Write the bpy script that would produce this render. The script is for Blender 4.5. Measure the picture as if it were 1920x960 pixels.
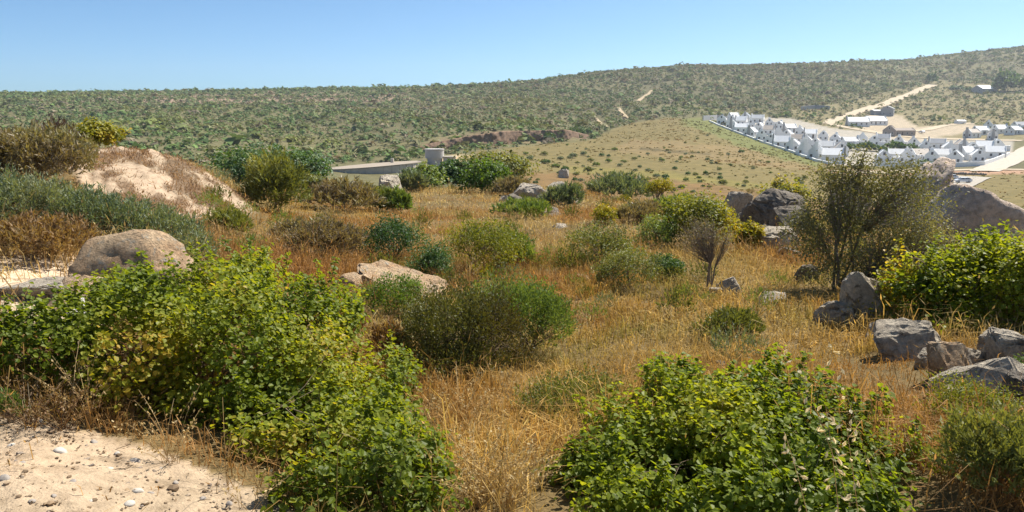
import bpy, bmesh, math, random
import numpy as np
from mathutils import Vector, Matrix, Euler

# ------------------------------------------------------------------ camera, sky, sun, exposure
for o in list(bpy.data.objects): bpy.data.objects.remove(o)
scene = bpy.context.scene
COL = scene.collection
FPX = 1450.0                      # focal length in photo pixels (photo 1920 x 960)
HROW = 215.0                      # row of the eye-level horizon
PITCH = math.atan((480.0 - HROW) / FPX)
CAMZ = 1.6
cam_d = bpy.data.cameras.new('camera'); cam = bpy.data.objects.new('camera', cam_d); COL.objects.link(cam)
cam_d.sensor_width = 36.0; cam_d.lens = 36.0 * FPX / 1920.0
cam_d.clip_start = 0.05; cam_d.clip_end = 9000
cam.location = (0, 0, CAMZ); cam.rotation_euler = (math.radians(90) - PITCH, 0, 0)
scene.camera = cam

SUN_AZ, SUN_EL = math.radians(50), math.radians(52)     # azimuth measured from +Y towards +X
world = bpy.data.worlds.new('World'); scene.world = world; world.use_nodes = True
wn = world.node_tree; wn.nodes.clear()
sky = wn.nodes.new('ShaderNodeTexSky'); sky.sky_type = 'NISHITA'; sky.sun_disc = False
sky.sun_elevation = SUN_EL; sky.sun_rotation = SUN_AZ
sky.altitude = 0; sky.air_density = 0.5; sky.dust_density = 0.8; sky.ozone_density = 5.0
wbg = wn.nodes.new('ShaderNodeBackground'); wbg.inputs['Strength'].default_value = 0.10
wout = wn.nodes.new('ShaderNodeOutputWorld')
wmx = wn.nodes.new('ShaderNodeMix'); wmx.data_type = 'RGBA'; wmx.blend_type = 'MULTIPLY'; wmx.inputs[0].default_value = 1.0; wmx.inputs[7].default_value = (.78, 1.0, .98, 1)   # camera white balance
wn.links.new(sky.outputs[0], wmx.inputs[6]); wn.links.new(wmx.outputs[2], wbg.inputs[0]); wn.links.new(wbg.outputs[0], wout.inputs[0])
S = Vector((math.sin(SUN_AZ) * math.cos(SUN_EL), math.cos(SUN_AZ) * math.cos(SUN_EL), math.sin(SUN_EL)))
sun_d = bpy.data.lights.new('sun', 'SUN'); sun_d.energy = 5.0; sun_d.angle = math.radians(0.53); sun_d.color = (1.0, 0.94, 0.85)
sun = bpy.data.objects.new('sun', sun_d); COL.objects.link(sun)
sun.rotation_euler = S.to_track_quat('Z', 'Y').to_euler(); sun.location = (30, 30, 60)
vs = scene.view_settings
vs.view_transform = 'Standard'; vs.look = 'None'; vs.gamma = 1.0; vs.exposure = 0.8; vs.use_curve_mapping = False

# ------------------------------------------------------------------ numpy helpers
def rng(s): return np.random.default_rng(s)
def _hash(ix, iy, iz, seed):
    h = (ix.astype(np.int64) * 374761393 + iy.astype(np.int64) * 668265263 + iz.astype(np.int64) * 2147483647 + seed * 974711) & 0xffffffff
    h = ((h ^ (h >> 13)) * 1274126177) & 0xffffffff
    h = (h ^ (h >> 16)) & 0xffffffff
    return h / 4294967295.0 * 2 - 1
def vnoise(p, seed=0):
    p = np.asarray(p, float)
    i = np.floor(p).astype(np.int64); f = p - i; f = f * f * (3 - 2 * f)
    out = 0
    for dx in (0, 1):
        wx = f[..., 0] if dx else 1 - f[..., 0]
        for dy in (0, 1):
            wy = f[..., 1] if dy else 1 - f[..., 1]
            for dz in (0, 1):
                wz = f[..., 2] if dz else 1 - f[..., 2]
                out = out + wx * wy * wz * _hash(i[..., 0] + dx, i[..., 1] + dy, i[..., 2] + dz, seed)
    return out
def fbm(p, seed=0, oct=4):
    a, s, out = 1.0, 0.0, 0
    p = np.asarray(p, float)
    for k in range(oct):
        out = out + a * vnoise(p, seed + k * 17); s += a; a *= .5; p = p * 2.03 + 11.3
    return out / s
def fbm2(x, y, seed=0, oct=4):
    return fbm(np.stack([x, y, np.zeros_like(x) + .37], -1), seed, oct)
def sstep(a, b, x):
    t = np.clip((x - a) / (b - a), 0, 1); return t * t * (3 - 2 * t)

# ------------------------------------------------------------------ pixels <-> directions
CP, SP = math.cos(PITCH), math.sin(PITCH)
def pdir(px, row):
    cx = (np.asarray(px, float) - 960) / FPX; cy = -(np.asarray(row, float) - 480) / FPX
    return cx, CP + cy * SP, -SP + cy * CP
def slope(px, row):                     # dz per metre of horizontal range
    x, y, z = pdir(px, row); return z / np.hypot(x, y)
def to_px(x, y, z):
    z = z - CAMZ
    d = y * CP - z * SP; u = y * SP + z * CP
    d = np.where(d < 1e-3, 1e-3, d)
    return 960 + FPX * x / d, 480 - FPX * u / d

# ------------------------------------------------------------------ the lie of the land: profiles (range, photo row) or (range, None, height)
NEAR0 = [(2.93, 960), (4.0, 800)]
FARL = [(180, 335), (230, 312), (300, 283), (400, 250), (520, 220), (700, 195), (820, 183), (1000, 172)]
COLS = {
 0:   NEAR0 + [(4.8, 700), (5.6, 620), (6.3, 560), (7.2, 500), (8.6, 440), (10, 400), (12.5, 360), (15, 340), (18, 331), (30, None, -1.2), (60, None, -8), (110, None, -13)] + FARL[:-1] + [(1000, 177)],
 130: NEAR0 + [(4.9, 700), (5.7, 620), (6.5, 560), (7.4, 500), (8.9, 440), (10.5, 400), (12.5, 360), (14.5, 318), (16.5, 296), (18, 290), (30, None, -.6), (60, None, -7), (110, None, -12.5)] + FARL[:-1] + [(1000, 176)],
 230: NEAR0 + [(5.0, 700), (5.8, 620), (6.6, 560), (7.5, 500), (9.2, 440), (10.8, 400), (12.5, 360), (14.3, 316), (16, 288), (17.5, 275), (30, None, -.6), (60, None, -6), (110, None, -12)] + FARL[:-1] + [(1000, 175)],
 350: NEAR0 + [(5.1, 700), (6.0, 620), (7.1, 560), (8.3, 500), (10.2, 440), (12, 400), (13.6, 370), (15.6, 328), (17.5, 302), (30, None, -1.4), (60, None, -6.5), (110, None, -12)] + FARL[:-1] + [(1000, 173)],
 430: NEAR0 + [(5.2, 700), (6.3, 620), (7.5, 560), (9.2, 500), (11.8, 440), (14, 400), (16, 364), (17.5, 344), (30, None, -1.9), (60, None, -6.5), (110, None, -12)] + FARL[:-1] + [(1000, 171)],
 490: NEAR0 + [(5.2, 700), (6.4, 620), (7.7, 560), (9.6, 500), (13, 440), (16.5, 404), (20, 386), (30, 364), (42, 350), (80, None, -9), (130, None, -13)] + FARL[:-1] + [(1000, 170)],
 640: NEAR0 + [(5.3, 700), (6.6, 620), (8, 560), (10.5, 500), (15, 440), (22, 400), (28, 381), (38, 362), (90, None, -10), (130, None, -13.5), (215, 327), (290, 298), (330, 282), (400, 252), (520, 220), (680, 196), (800, 181), (950, 166)],
 800: NEAR0 + [(5.3, 700), (6.8, 620), (8.4, 560), (11, 500), (16, 440), (23, 400), (34, 368), (44, 354), (95, None, -10), (140, None, -13.5), (230, 319), (280, 291), (313, 279), (322, 268), (400, 242), (520, 216), (700, 190), (800, 177), (900, 164)],
 960: NEAR0 + [(5.3, 700), (6.8, 620), (8.5, 560), (11, 500), (16, 440), (23, 400), (34, 369), (46, 350), (95, None, -9), (170, 312), (230, 291), (300, 275), (330, 269), (341, 246), (430, 226), (560, 202), (760, 178), (950, 156)],
 1110: NEAR0 + [(5.3, 700), (6.8, 620), (8.5, 560), (11, 500), (16, 440), (23, 401), (32, 375), (42, 358), (90, None, -9), (140, 342), (180, 321), (250, 290), (320, 270), (384, 256), (392, 249), (480, 231), (620, 202), (800, 171), (1000, 136)],
 1280: NEAR0 + [(5.3, 700), (6.8, 620), (8.5, 560), (11, 500), (16, 440), (22, 402), (27, 386), (60, None, -7.2), (100, 371), (150, 335), (220, 300), (340, 258), (480, 226), (620, 203), (800, 171), (1100, 124)],
 1440: NEAR0 + [(5.3, 700), (6.8, 620), (8.6, 560), (10.8, 510), (14, 465), (19, 425), (24, 405), (60, None, -7.6), (100, 371), (150, 341), (230, 311), (320, 287), (420, 269), (560, 236), (640, 224), (720, 203), (900, 171), (1200, 122)],
 1600: NEAR0 + [(5.3, 700), (6.9, 620), (8.8, 560), (10.5, 520), (13, 478), (17, 440), (24, 415), (60, None, -9), (110, None, -12.5), (230, 331), (300, 311), (370, 291), (440, 271), (520, 251), (570, 240), (640, 226), (740, 206), (950, 170), (1300, 116)],
 1760: NEAR0 + [(5.2, 700), (6.6, 620), (8.4, 560), (10.4, 510), (13, 470), (17, 440), (22, 426), (60, None, -9), (110, None, -15), (150, 401), (200, 371), (265, 340), (330, 318), (380, 301), (440, 281), (520, 261), (620, 240), (760, 215), (900, 191), (1100, 159), (1500, 104)],
 1920: NEAR0 + [(5.1, 700), (6.4, 620), (8, 560), (10, 510), (13, 470), (18, 446), (23, 440), (60, None, -10), (100, None, -14), (140, 416), (190, 381), (265, 341), (330, 319), (420, 291), (500, 266), (600, 241), (760, 215), (900, 191), (1050, 167), (1600, 88)],
}
def pchip(xk, yk, x):
    h = np.diff(xk); d = np.diff(yk) / h
    m = np.zeros_like(yk); m[0] = d[0]; m[-1] = d[-1]
    for i in range(1, len(xk) - 1):
        if d[i - 1] * d[i] > 0:
            w1 = 2 * h[i] + h[i - 1]; w2 = h[i] + 2 * h[i - 1]
            m[i] = (w1 + w2) / (w1 / d[i - 1] + w2 / d[i])
    i = np.clip(np.searchsorted(xk, x) - 1, 0, len(h) - 1)
    t = (x - xk[i]) / h[i]
    return ((1 + 2 * t) * (1 - t) ** 2 * yk[i] + t * (1 - t) ** 2 * h[i] * m[i] + t * t * (3 - 2 * t) * yk[i + 1] + t * t * (t - 1) * h[i] * m[i + 1])
R0, R1, NR = 0.5, 4000.0, 700
LU = np.linspace(math.log(R0), math.log(R1), NR)
_caz, _cz = [], []
for px in sorted(COLS):
    pts = [(0.5, 0.0), (2.4, 0.0)]
    for e in COLS[px]:
        pts.append((e[0], e[2] if len(e) == 3 else CAMZ + e[0] * slope(px, e[1])))
    zl = pts[-1][1]; rl = pts[-1][0]
    pts += [(rl * 1.25, zl + 3), (rl * 1.7, zl - 15), (4000, zl - 120)]
    a = np.array(pts)
    _caz.append(math.atan2(*pdir(px, 420)[:2])); _cz.append(pchip(np.log(a[:, 0]), a[:, 1], LU))
CAZ = np.array(_caz); CZ = np.array(_cz)
AZF = np.radians(np.linspace(-60, 60, 481))
_t = np.clip(np.searchsorted(CAZ, AZF) - 1, 0, len(CAZ) - 2)
_w = np.clip((AZF - CAZ[_t]) / (CAZ[_t + 1] - CAZ[_t]), 0, 1)
ZT = CZ[_t] * (1 - _w)[:, None] + CZ[_t + 1] * _w[:, None]
_k = np.exp(-0.5 * (np.arange(-8, 9) / 3.2) ** 2); _k /= _k.sum()
ZT = np.apply_along_axis(lambda c: np.convolve(np.pad(c, 8, mode='edge'), _k, mode='valid'), 0, ZT)
ZMEAN = ZT[[0, -1]].mean(0)
def H(x, y):
    x = np.asarray(x, float); y = np.asarray(y, float)
    r = np.maximum(np.hypot(x, y), R0); az = np.arctan2(x, y)
    u = np.clip((np.log(r) - LU[0]) / (LU[1] - LU[0]), 0, NR - 1.001); iu = u.astype(int); fu = u - iu
    v = np.clip((np.degrees(az) + 60) / 0.25, 0, 479.999); iv = v.astype(int); fv = v - iv
    z = (ZT[iv, iu] * (1 - fv) + ZT[iv + 1, iu] * fv) * (1 - fu) + (ZT[iv, iu + 1] * (1 - fv) + ZT[iv + 1, iu + 1] * fv) * fu
    zm = ZMEAN[iu] * (1 - fu) + ZMEAN[iu + 1] * fu
    w = sstep(60, 130, np.abs(np.degrees(az)))
    z = z * (1 - w) + zm * w
    n = 0.03 * sstep(1.5, 4, r) * fbm2(x * 1.3, y * 1.3, 3, 3) + 0.10 * sstep(8, 16, r) * fbm2(x * .35, y * .35, 5, 2)
    n = n + 0.5 * sstep(90, 200, r) * fbm2(x * .03, y * .03, 7, 3) + 2.2 * sstep(450, 800, r) * fbm2(x * .012, y * .012, 9, 3)
    return z + n
RAYR = np.exp(np.linspace(math.log(1.2), math.log(2200), 2600))
def G(px, row, rmin=1.2, rmax=2200):        # first ground point along the photo ray
    x, y, z = pdir(px, row); hh = math.hypot(x, y); x, y, z = x / hh, y / hh, z / hh
    rr = RAYR[(RAYR >= rmin) & (RAYR <= rmax)]
    d = CAMZ + rr * z - H(rr * x, rr * y)
    k = np.argmax(d < 0) if (d < 0).any() else int(np.argmin(d))
    if k > 0 and d[k] < 0:
        t = d[k - 1] / (d[k - 1] - d[k]); r = rr[k - 1] * (1 - t) + rr[k] * t
    else: r = rr[k]
    return np.array([r * x, r * y, float(H(np.array([r * x]), np.array([r * y]))[0])])
def at_range(px, r, row=420):               # ground point on the photo column at a known range
    x, y, _ = pdir(px, row); hh = math.hypot(x, y)
    return np.array([r * x / hh, r * y / hh, float(H(np.array([r * x / hh]), np.array([r * y / hh]))[0])])
def mpp(p): return float(np.hypot(p[0], p[1])) / FPX     # metres per photo pixel there
def in_poly(px, row, poly):
    ins = np.zeros(px.shape, bool); n = len(poly)
    for i in range(n):
        x1, y1 = poly[i]; x2, y2 = poly[(i + 1) % n]
        if y1 == y2: continue
        c = ((row < y1) != (row < y2)) & (px < (x2 - x1) * (row - y1) / (y2 - y1) + x1)
        ins ^= c
    return ins

# ------------------------------------------------------------------ mesh and object helpers
def make_mesh(name, v, tris=None, quads=None, smooth=False, attrs=None, mats=(), midx=None):
    v = np.asarray(v, np.float32); me = bpy.data.meshes.new(name)
    nt = 0 if tris is None else len(tris); nq = 0 if quads is None else len(quads)
    loops = np.concatenate([np.asarray(a, np.int32).ravel() for a, n in ((tris, nt), (quads, nq)) if n])
    me.vertices.add(len(v)); me.vertices.foreach_set('co', v.ravel())
    me.loops.add(len(loops)); me.loops.foreach_set('vertex_index', loops)
    me.polygons.add(nt + nq)
    st = np.concatenate([np.arange(nt) * 3, nt * 3 + np.arange(nq) * 4]).astype(np.int32)
    me.polygons.foreach_set('loop_start', st)
    me.polygons.foreach_set('use_smooth', np.full(nt + nq, smooth))
    if midx is not None: me.polygons.foreach_set('material_index', np.asarray(midx, np.int32))
    for m in mats: me.materials.append(m)
    for k, a in (attrs or {}).items():
        a = np.asarray(a, np.float32)
        if a.ndim == 1:
            at = me.attributes.new(k, 'FLOAT', 'POINT'); at.data.foreach_set('value', a)
        else:
            if a.shape[1] == 3: a = np.concatenate([a, np.ones((len(a), 1), np.float32)], 1)
            at = me.attributes.new(k, 'FLOAT_COLOR', 'POINT'); at.data.foreach_set('color', a.ravel())
    me.update(calc_edges=True); me.validate()
    return me
def link(name, data, parent=None, loc=None):
    o = bpy.data.objects.new(name, data); COL.objects.link(o)
    if parent is not None: o.parent = parent
    if loc is not None: o.location = [float(c) for c in loc]
    return o
def tag(o, label=None, cat=None, group=None, kind=None):
    if label: o['label'] = label
    if cat: o['category'] = cat
    if group: o['group'] = group
    if kind: o['kind'] = kind
    return o
def thing(name, label, cat, loc=(0, 0, 0), rz=0, group=None):
    o = link(name, None, None, loc); o.rotation_euler = (0, 0, rz); o.empty_display_size = .2
    return tag(o, label, cat, group)
def copy_tree(o, parent=None):
    c = o.copy(); COL.objects.link(c); c.parent = parent
    for ch in list(o.children): copy_tree(ch, c)
    return c
class Geo:                                   # collects numpy geometry
    def __init__(s): s.v, s.t, s.q, s.a, s.n = [], [], [], [], 0
    def add(s, v, t=None, q=None, a=None):
        v = np.asarray(v, float).reshape(-1, 3)
        if t is not None and len(t): s.t.append(np.asarray(t) + s.n)
        if q is not None and len(q): s.q.append(np.asarray(q) + s.n)
        s.v.append(v); s.a.append(np.zeros(len(v)) if a is None else np.asarray(a, float)); s.n += len(v)
    def mesh(s, name, mat, smooth=False, off=(0, 0, 0)):
        return make_mesh(name, np.concatenate(s.v) - np.asarray(off), np.concatenate(s.t) if s.t else None, np.concatenate(s.q) if s.q else None,
                         smooth, {'tint': np.concatenate(s.a)}, [mat])
    def obj(s, name, mat, parent=None, loc=None, smooth=False, off=(0, 0, 0)):
        return link(name, s.mesh(name, mat, smooth, off), parent, loc)
BOXQ = np.array([[0, 3, 2, 1], [4, 5, 6, 7], [0, 1, 5, 4], [1, 2, 6, 5], [2, 3, 7, 6], [3, 0, 4, 7]])
def box(g, x0, x1, y0, y1, z0, z1, top=1.0, topy=None):
    cx, cy = (x0 + x1) / 2, (y0 + y1) / 2; ty = top if topy is None else topy
    b = [(x0, y0, z0), (x1, y0, z0), (x1, y1, z0), (x0, y1, z0)]
    t = [(cx + (x - cx) * top, cy + (y - cy) * ty, z1) for x, y, _ in b]
    g.add(b + t, q=BOXQ)
def tubes(g, P, R, sides=3, a=None):          # P n,k,3 paths; R n,k radii
    n, k, _ = P.shape
    T = np.gradient(P, axis=1); T /= np.linalg.norm(T, axis=2, keepdims=True) + 1e-9
    ref = np.where(np.abs(T[..., 2:3]) > .9, np.array([1., 0, 0]), np.array([0, 0, 1.]))
    U = np.cross(T, ref); U /= np.linalg.norm(U, axis=2, keepdims=True) + 1e-9; W = np.cross(T, U)
    an = np.arange(sides) / sides * 2 * np.pi
    V = P[:, :, None] + R[:, :, None, None] * (U[:, :, None] * np.cos(an)[:, None] + W[:, :, None] * np.sin(an)[:, None])
    base = (np.arange(n) * k * sides)[:, None, None] + (np.arange(k - 1) * sides)[None, :, None]
    j = np.arange(sides); j2 = (j + 1) % sides
    q = np.stack([base + j, base + j2, base + j2 + sides, base + j + sides], -1).reshape(-1, 4)
    av = np.repeat(rng(n).random(n) if a is None else a, k * sides)
    g.add(V.reshape(-1, 3), q=q, a=av)
LEAF = (np.array([[0, 0, 0], [.36, .28, .10], [.40, .68, .12], [0, 1, -.04], [-.40, .68, .12], [-.36, .28, .10]]) - [0, .5, 0], None, np.array([[0, 1, 2, 3], [0, 3, 4, 5]]))
OVAL = (np.array([[0, 0, 0], [.24, .5, .07], [0, 1, 0], [-.24, .5, .07]]) - [0, .3, 0], np.array([[0, 1, 2], [0, 2, 3]]), None)
NEEDLE = (np.array([[-.15, .1, 0], [.15, .15, 0], [0.03, 1, 0.05]]), np.array([[0, 1, 2]]), None)
CLUMP = (np.array([[-.5, -.4, 0], [.5, -.45, .1], [.42, .5, .0], [-.45, .4, .12]]), None, np.array([[0, 1, 2, 3]]))
def scatter(g, P, N, size, tmpl, r, tint=None, along=None):
    """put one copy of a small template on each point, its face towards N (its length along 'along' if given)"""
    n = len(P)
    if along is not None:
        Y = along / (np.linalg.norm(along, axis=1, keepdims=True) + 1e-9); X = np.cross(Y, N)
        X /= np.linalg.norm(X, axis=1, keepdims=True) + 1e-9; Z = np.cross(X, Y)
    else:
        Z = N / (np.linalg.norm(N, axis=1, keepdims=True) + 1e-9)
        a = r.normal(size=(n, 3)); X = np.cross(a, Z); X /= np.linalg.norm(X, axis=1, keepdims=True) + 1e-9; Y = np.cross(Z, X)
    tv, tt, tq = tmpl; k = len(tv); s = np.broadcast_to(size, (n,))[:, None, None]
    V = P[:, None] + s * (tv[None, :, 0:1] * X[:, None] + tv[None, :, 1:2] * Y[:, None] + tv[None, :, 2:3] * Z[:, None])
    o = (np.arange(n) * k)[:, None, None]
    g.add(V.reshape(-1, 3), None if tt is None else (o + tt).reshape(-1, 3), None if tq is None else (o + tq).reshape(-1, 4),
          np.repeat(r.random(n) if tint is None else tint, k))
def unit(r, n):
    d = r.normal(size=(n, 3)); return d / np.linalg.norm(d, axis=1, keepdims=True)

# ------------------------------------------------------------------ materials
def new_mat(name):
    m = bpy.data.materials.new(name); m.use_nodes = True; nt = m.node_tree; nt.nodes.clear()
    return m, nt, nt.nodes.new('ShaderNodeOutputMaterial')
def nd(nt, t, **kw):
    n = nt.nodes.new(t)
    for k, v in kw.items():
        if k in n.inputs: n.inputs[k].default_value = v
        else: setattr(n, k, v)
    return n
def ramp(nt, stops, fac=None):
    n = nt.nodes.new('ShaderNodeValToRGB'); e = n.color_ramp.elements
    while len(e) < len(stops): e.new(.5)
    for i, (p, c) in enumerate(stops): e[i].position = p; e[i].color = (*c, 1)
    if fac is not None: nt.links.new(fac, n.inputs[0])
    return n
def noise(nt, scale, detail=4, rough=.6, coord='Object', dist=0.0, vec=None):
    n = nd(nt, 'ShaderNodeTexNoise', Scale=scale, Detail=detail, Roughness=rough, Distortion=dist)
    if vec is None:
        tc = nt.nodes.new('ShaderNodeTexCoord'); vec = tc.outputs[coord]
    nt.links.new(vec, n.inputs['Vector']); return n
def mixc(nt, a, b, fac, mode='MIX'):
    n = nt.nodes.new('ShaderNodeMix'); n.data_type = 'RGBA'; n.blend_type = mode
    for k, s in ((6, a), (7, b), (0, fac)):
        if isinstance(s, (int, float)): n.inputs[k].default_value = s
        elif isinstance(s, tuple): n.inputs[k].default_value = (*s, 1)
        else: nt.links.new(s, n.inputs[k])
    return n.outputs[2]
def leaf_mat(name, cols, trans=.45, rough=.5, spec=.25, tcol=(1.6, 1.45, .5), gain=1.75):
    m, nt, out = new_mat(name)
    at = nd(nt, 'ShaderNodeAttribute', attribute_name='tint')
    rp = ramp(nt, [(i / (len(cols) - 1), tuple(min(.8, x * gain) for x in c)) for i, c in enumerate(cols)], at.outputs['Fac'])
    p = nd(nt, 'ShaderNodeBsdfPrincipled', Roughness=rough); p.inputs['Specular IOR Level'].default_value = spec
    nt.links.new(rp.outputs[0], p.inputs['Base Color'])
    tr = nd(nt, 'ShaderNodeBsdfTranslucent')
    nt.links.new(mixc(nt, rp.outputs[0], tcol, 1.0, 'MULTIPLY'), tr.inputs[0])
    mx = nd(nt, 'ShaderNodeMixShader', Fac=trans)
    nt.links.new(p.outputs[0], mx.inputs[1]); nt.links.new(tr.outputs[0], mx.inputs[2]); nt.links.new(mx.outputs[0], out.inputs[0])
    return m
def plain_mat(name, col, rough=.7, nscale=3.0, var=.25, bump=0.0, metal=0.0, spec=.4, bscale=None):
    m, nt, out = new_mat(name)
    n = noise(nt, nscale, 5)
    lo = tuple(c * (1 - var) for c in col); hi = tuple(min(1, c * (1 + var)) for c in col)
    rp = ramp(nt, [(.3, lo), (.7, hi)], n.outputs['Fac'])
    p = nd(nt, 'ShaderNodeBsdfPrincipled', Roughness=rough, Metallic=metal); p.inputs['Specular IOR Level'].default_value = spec
    nt.links.new(rp.outputs[0], p.inputs['Base Color'])
    if bump:
        b = nd(nt, 'ShaderNodeBump', Strength=bump, Distance=.05); n2 = noise(nt, bscale or nscale * 4, 6)
        nt.links.new(n2.outputs['Fac'], b.inputs['Height']); nt.links.new(b.outputs[0], p.inputs['Normal'])
    nt.links.new(p.outputs[0], out.inputs[0]); return m
def rock_mat(name, base, second, lichen, amt=.5, sc=4.0):
    m, nt, out = new_mat(name)
    a = noise(nt, sc, 6, .65); b = noise(nt, sc * 2.7, 8, .7, dist=.4); c = noise(nt, sc * 7, 6, .75)
    col = ramp(nt, [(.35, base), (.62, second)], a.outputs['Fac']).outputs[0]
    lf = ramp(nt, [(.5 + .12 * (1 - amt), (0, 0, 0)), (.58 + .12 * (1 - amt), (1, 1, 1))], b.outputs['Fac']).outputs[0]
    col = mixc(nt, col, lichen, lf)
    sp = ramp(nt, [(.3, (.55, .55, .55)), (.7, (1.4, 1.38, 1.34))], c.outputs['Fac']).outputs[0]
    col = mixc(nt, col, sp, 1.0, 'MULTIPLY')
    p = nd(nt, 'ShaderNodeBsdfPrincipled', Roughness=.9); p.inputs['Specular IOR Level'].default_value = .2
    nt.links.new(col, p.inputs['Base Color'])
    ad = nd(nt, 'ShaderNodeMath', operation='ADD'); nt.links.new(b.outputs['Fac'], ad.inputs[0]); nt.links.new(c.outputs['Fac'], ad.inputs[1])
    bp = nd(nt, 'ShaderNodeBump', Strength=1.0, Distance=.05); nt.links.new(ad.outputs[0], bp.inputs['Height']); nt.links.new(bp.outputs[0], p.inputs['Normal'])
    nt.links.new(p.outputs[0], out.inputs[0]); return m

M = {}
M['broad'] = leaf_mat('broad_leaves', [(.055, .075, .008), (.085, .115, .010), (.13, .155, .013), (.18, .18, .018), (.30, .20, .03)], .5, .5, .25, gain=1.6)
M['broad_dark'] = leaf_mat('dense_leaves', [(.05, .072, .009), (.08, .11, .010), (.125, .15, .013), (.20, .19, .018)], .52, .5, .25)
M['olive'] = leaf_mat('olive_leaves', [(.06, .065, .02), (.085, .095, .026), (.11, .12, .034), (.16, .155, .05)], .3)
M['olive_dark'] = leaf_mat('brown_olive_leaves', [(.06, .045, .018), (.075, .068, .02), (.10, .105, .03), (.15, .15, .05)], .28, gain=1.25)
M['fine'] = leaf_mat('fine_green_leaves', [(.05, .075, .02), (.075, .11, .027), (.11, .145, .04), (.16, .17, .05)], .32)
M['dark'] = leaf_mat('dark_green_leaves', [(.02, .045, .017), (.035, .07, .022), (.05, .09, .028), (.08, .11, .035)], .28)
M['yellow'] = leaf_mat('yellow_green_leaves', [(.08, .10, .015), (.14, .15, .02), (.21, .19, .02), (.30, .22, .025)], .4, gain=1.4)
M['bright'] = leaf_mat('bright_green_leaves', [(.045, .08, .015), (.065, .12, .018), (.11, .16, .022)], .42, gain=1.3)
M['grey'] = leaf_mat('grey_twig_leaves', [(.13, .10, .07), (.19, .15, .09), (.22, .19, .10), (.15, .15, .07)], .25, gain=1.3)
M['bluegreen'] = leaf_mat('blue_green_leaves', [(.065, .085, .05), (.09, .115, .065), (.12, .14, .08), (.15, .15, .09)], .25)
M['brown'] = leaf_mat('dry_brown_leaves', [(.14, .08, .045), (.22, .13, .06), (.30, .20, .10), (.17, .13, .06)], .3, gain=1.05)
M['purple'] = leaf_mat('purple_brown_leaves', [(.075, .05, .045), (.11, .075, .06), (.14, .10, .07)], .2, gain=1.05)
M['treeleaf'] = leaf_mat('sparse_olive_leaves', [(.075, .07, .035), (.11, .11, .05), (.15, .15, .065), (.22, .19, .10)], .32, gain=1.5)
M['straw'] = leaf_mat('straw', [(.42, .28, .10), (.55, .40, .18), (.62, .50, .28)], .35, .6, .2, (1.1, 1.0, .8), 1.0)
M['oat'] = leaf_mat('oat_husk', [(.70, .60, .38), (.78, .70, .50)], .5, .5, .3, (1.1, 1.0, .8), 1.0)
M['bark'] = plain_mat('grey_bark', (.22, .17, .125), .9, 20, .35)
M['twig'] = plain_mat('pale_twig', (.22, .16, .10), .9, 20, .3)
M['rock_tan'] = rock_mat('tan_granite', (.48, .31, .18), (.60, .45, .29), (.40, .36, .29), .5)
M['rock_pale'] = rock_mat('pale_granite', (.44, .37, .28), (.52, .46, .38), (.20, .17, .14), .35)
M['rock_grey'] = rock_mat('lichen_granite', (.45, .38, .29), (.64, .56, .44), (.19, .165, .13), .6, 4)
M['rock_dark'] = rock_mat('dark_granite', (.19, .16, .13), (.29, .25, .20), (.09, .085, .08), .6, 5)
M['rock_pink'] = rock_mat('weathered_granite', (.52, .40, .31), (.64, .52, .42), (.33, .26, .21), .4, 1.6)
M['quartz'] = plain_mat('white_quartz', (.80, .78, .74), .8, 12, .08, .3)
M['pebble'] = plain_mat('pebble_stone', (.30, .26, .22), .85, 30, .4)
M['pebble_pale'] = plain_mat('pale_pebble_stone', (.46, .42, .36), .85, 30, .2)

# grass blades and far scrub carry their own colour
def attr_mat(name, trans=.3, rough=.7, tcol=(1.15, 1.05, .7)):
    m, nt, out = new_mat(name)
    at = nd(nt, 'ShaderNodeAttribute', attribute_name='Col')
    p = nd(nt, 'ShaderNodeBsdfPrincipled', Roughness=rough); p.inputs['Specular IOR Level'].default_value = .15
    nt.links.new(at.outputs['Color'], p.inputs['Base Color'])
    tr = nd(nt, 'ShaderNodeBsdfTranslucent'); nt.links.new(mixc(nt, at.outputs['Color'], tcol, 1.0, 'MULTIPLY'), tr.inputs[0])
    mx = nd(nt, 'ShaderNodeMixShader', Fac=trans)
    nt.links.new(p.outputs[0], mx.inputs[1]); nt.links.new(tr.outputs[0], mx.inputs[2]); nt.links.new(mx.outputs[0], out.inputs[0])
    return m
M['grass'] = attr_mat('dry_grass', .35)
M['scrub'] = attr_mat('far_scrub', .2, .8)

# ------------------------------------------------------------------ the ground
SAND = [(-400, 775), (0, 775), (120, 795), (300, 845), (420, 895), (560, 960), (620, 1100), (-400, 1100)]
SAND2 = [(-200, 470), (60, 480), (150, 490), (200, 560), (190, 640), (100, 640), (-200, 580)]
MOUND = [(150, 275), (235, 270), (300, 282), (380, 320), (440, 360), (475, 395), (450, 425), (380, 440), (300, 420), (220, 390), (150, 350), (120, 300)]
FIELD = [(850, 300), (900, 282), (1110, 262), (1165, 236), (1240, 221), (1312, 221), (1400, 250), (1545, 305), (1700, 322), (2100, 322), (2100, 460), (1000, 460), (900, 340)]
GREENBANK = [(1270, 220), (1312, 220), (1400, 250), (1545, 305), (1530, 311), (1440, 292), (1360, 262), (1290, 236)]
VILLAGE = [(1325, 219), (1480, 222), (1560, 240), (1720, 258), (1900, 262), (1900, 300), (1870, 312), (1560, 310), (1440, 268)]
TOWNBARE = [(1590, 232), (1640, 212), (1690, 214), (1720, 238), (1830, 232), (1838, 244), (1740, 262), (1660, 258)]
UPGRASS = [(1480, 205), (1560, 196), (1640, 178), (1760, 150), (2100, 158), (2100, 262), (1800, 262), (1560, 245), (1500, 228)]
DONGA = [(770, 278), (800, 266), (860, 252), (960, 243), (1080, 243), (1112, 250), (1110, 259), (1000, 268), (880, 274), (820, 282)]
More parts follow.
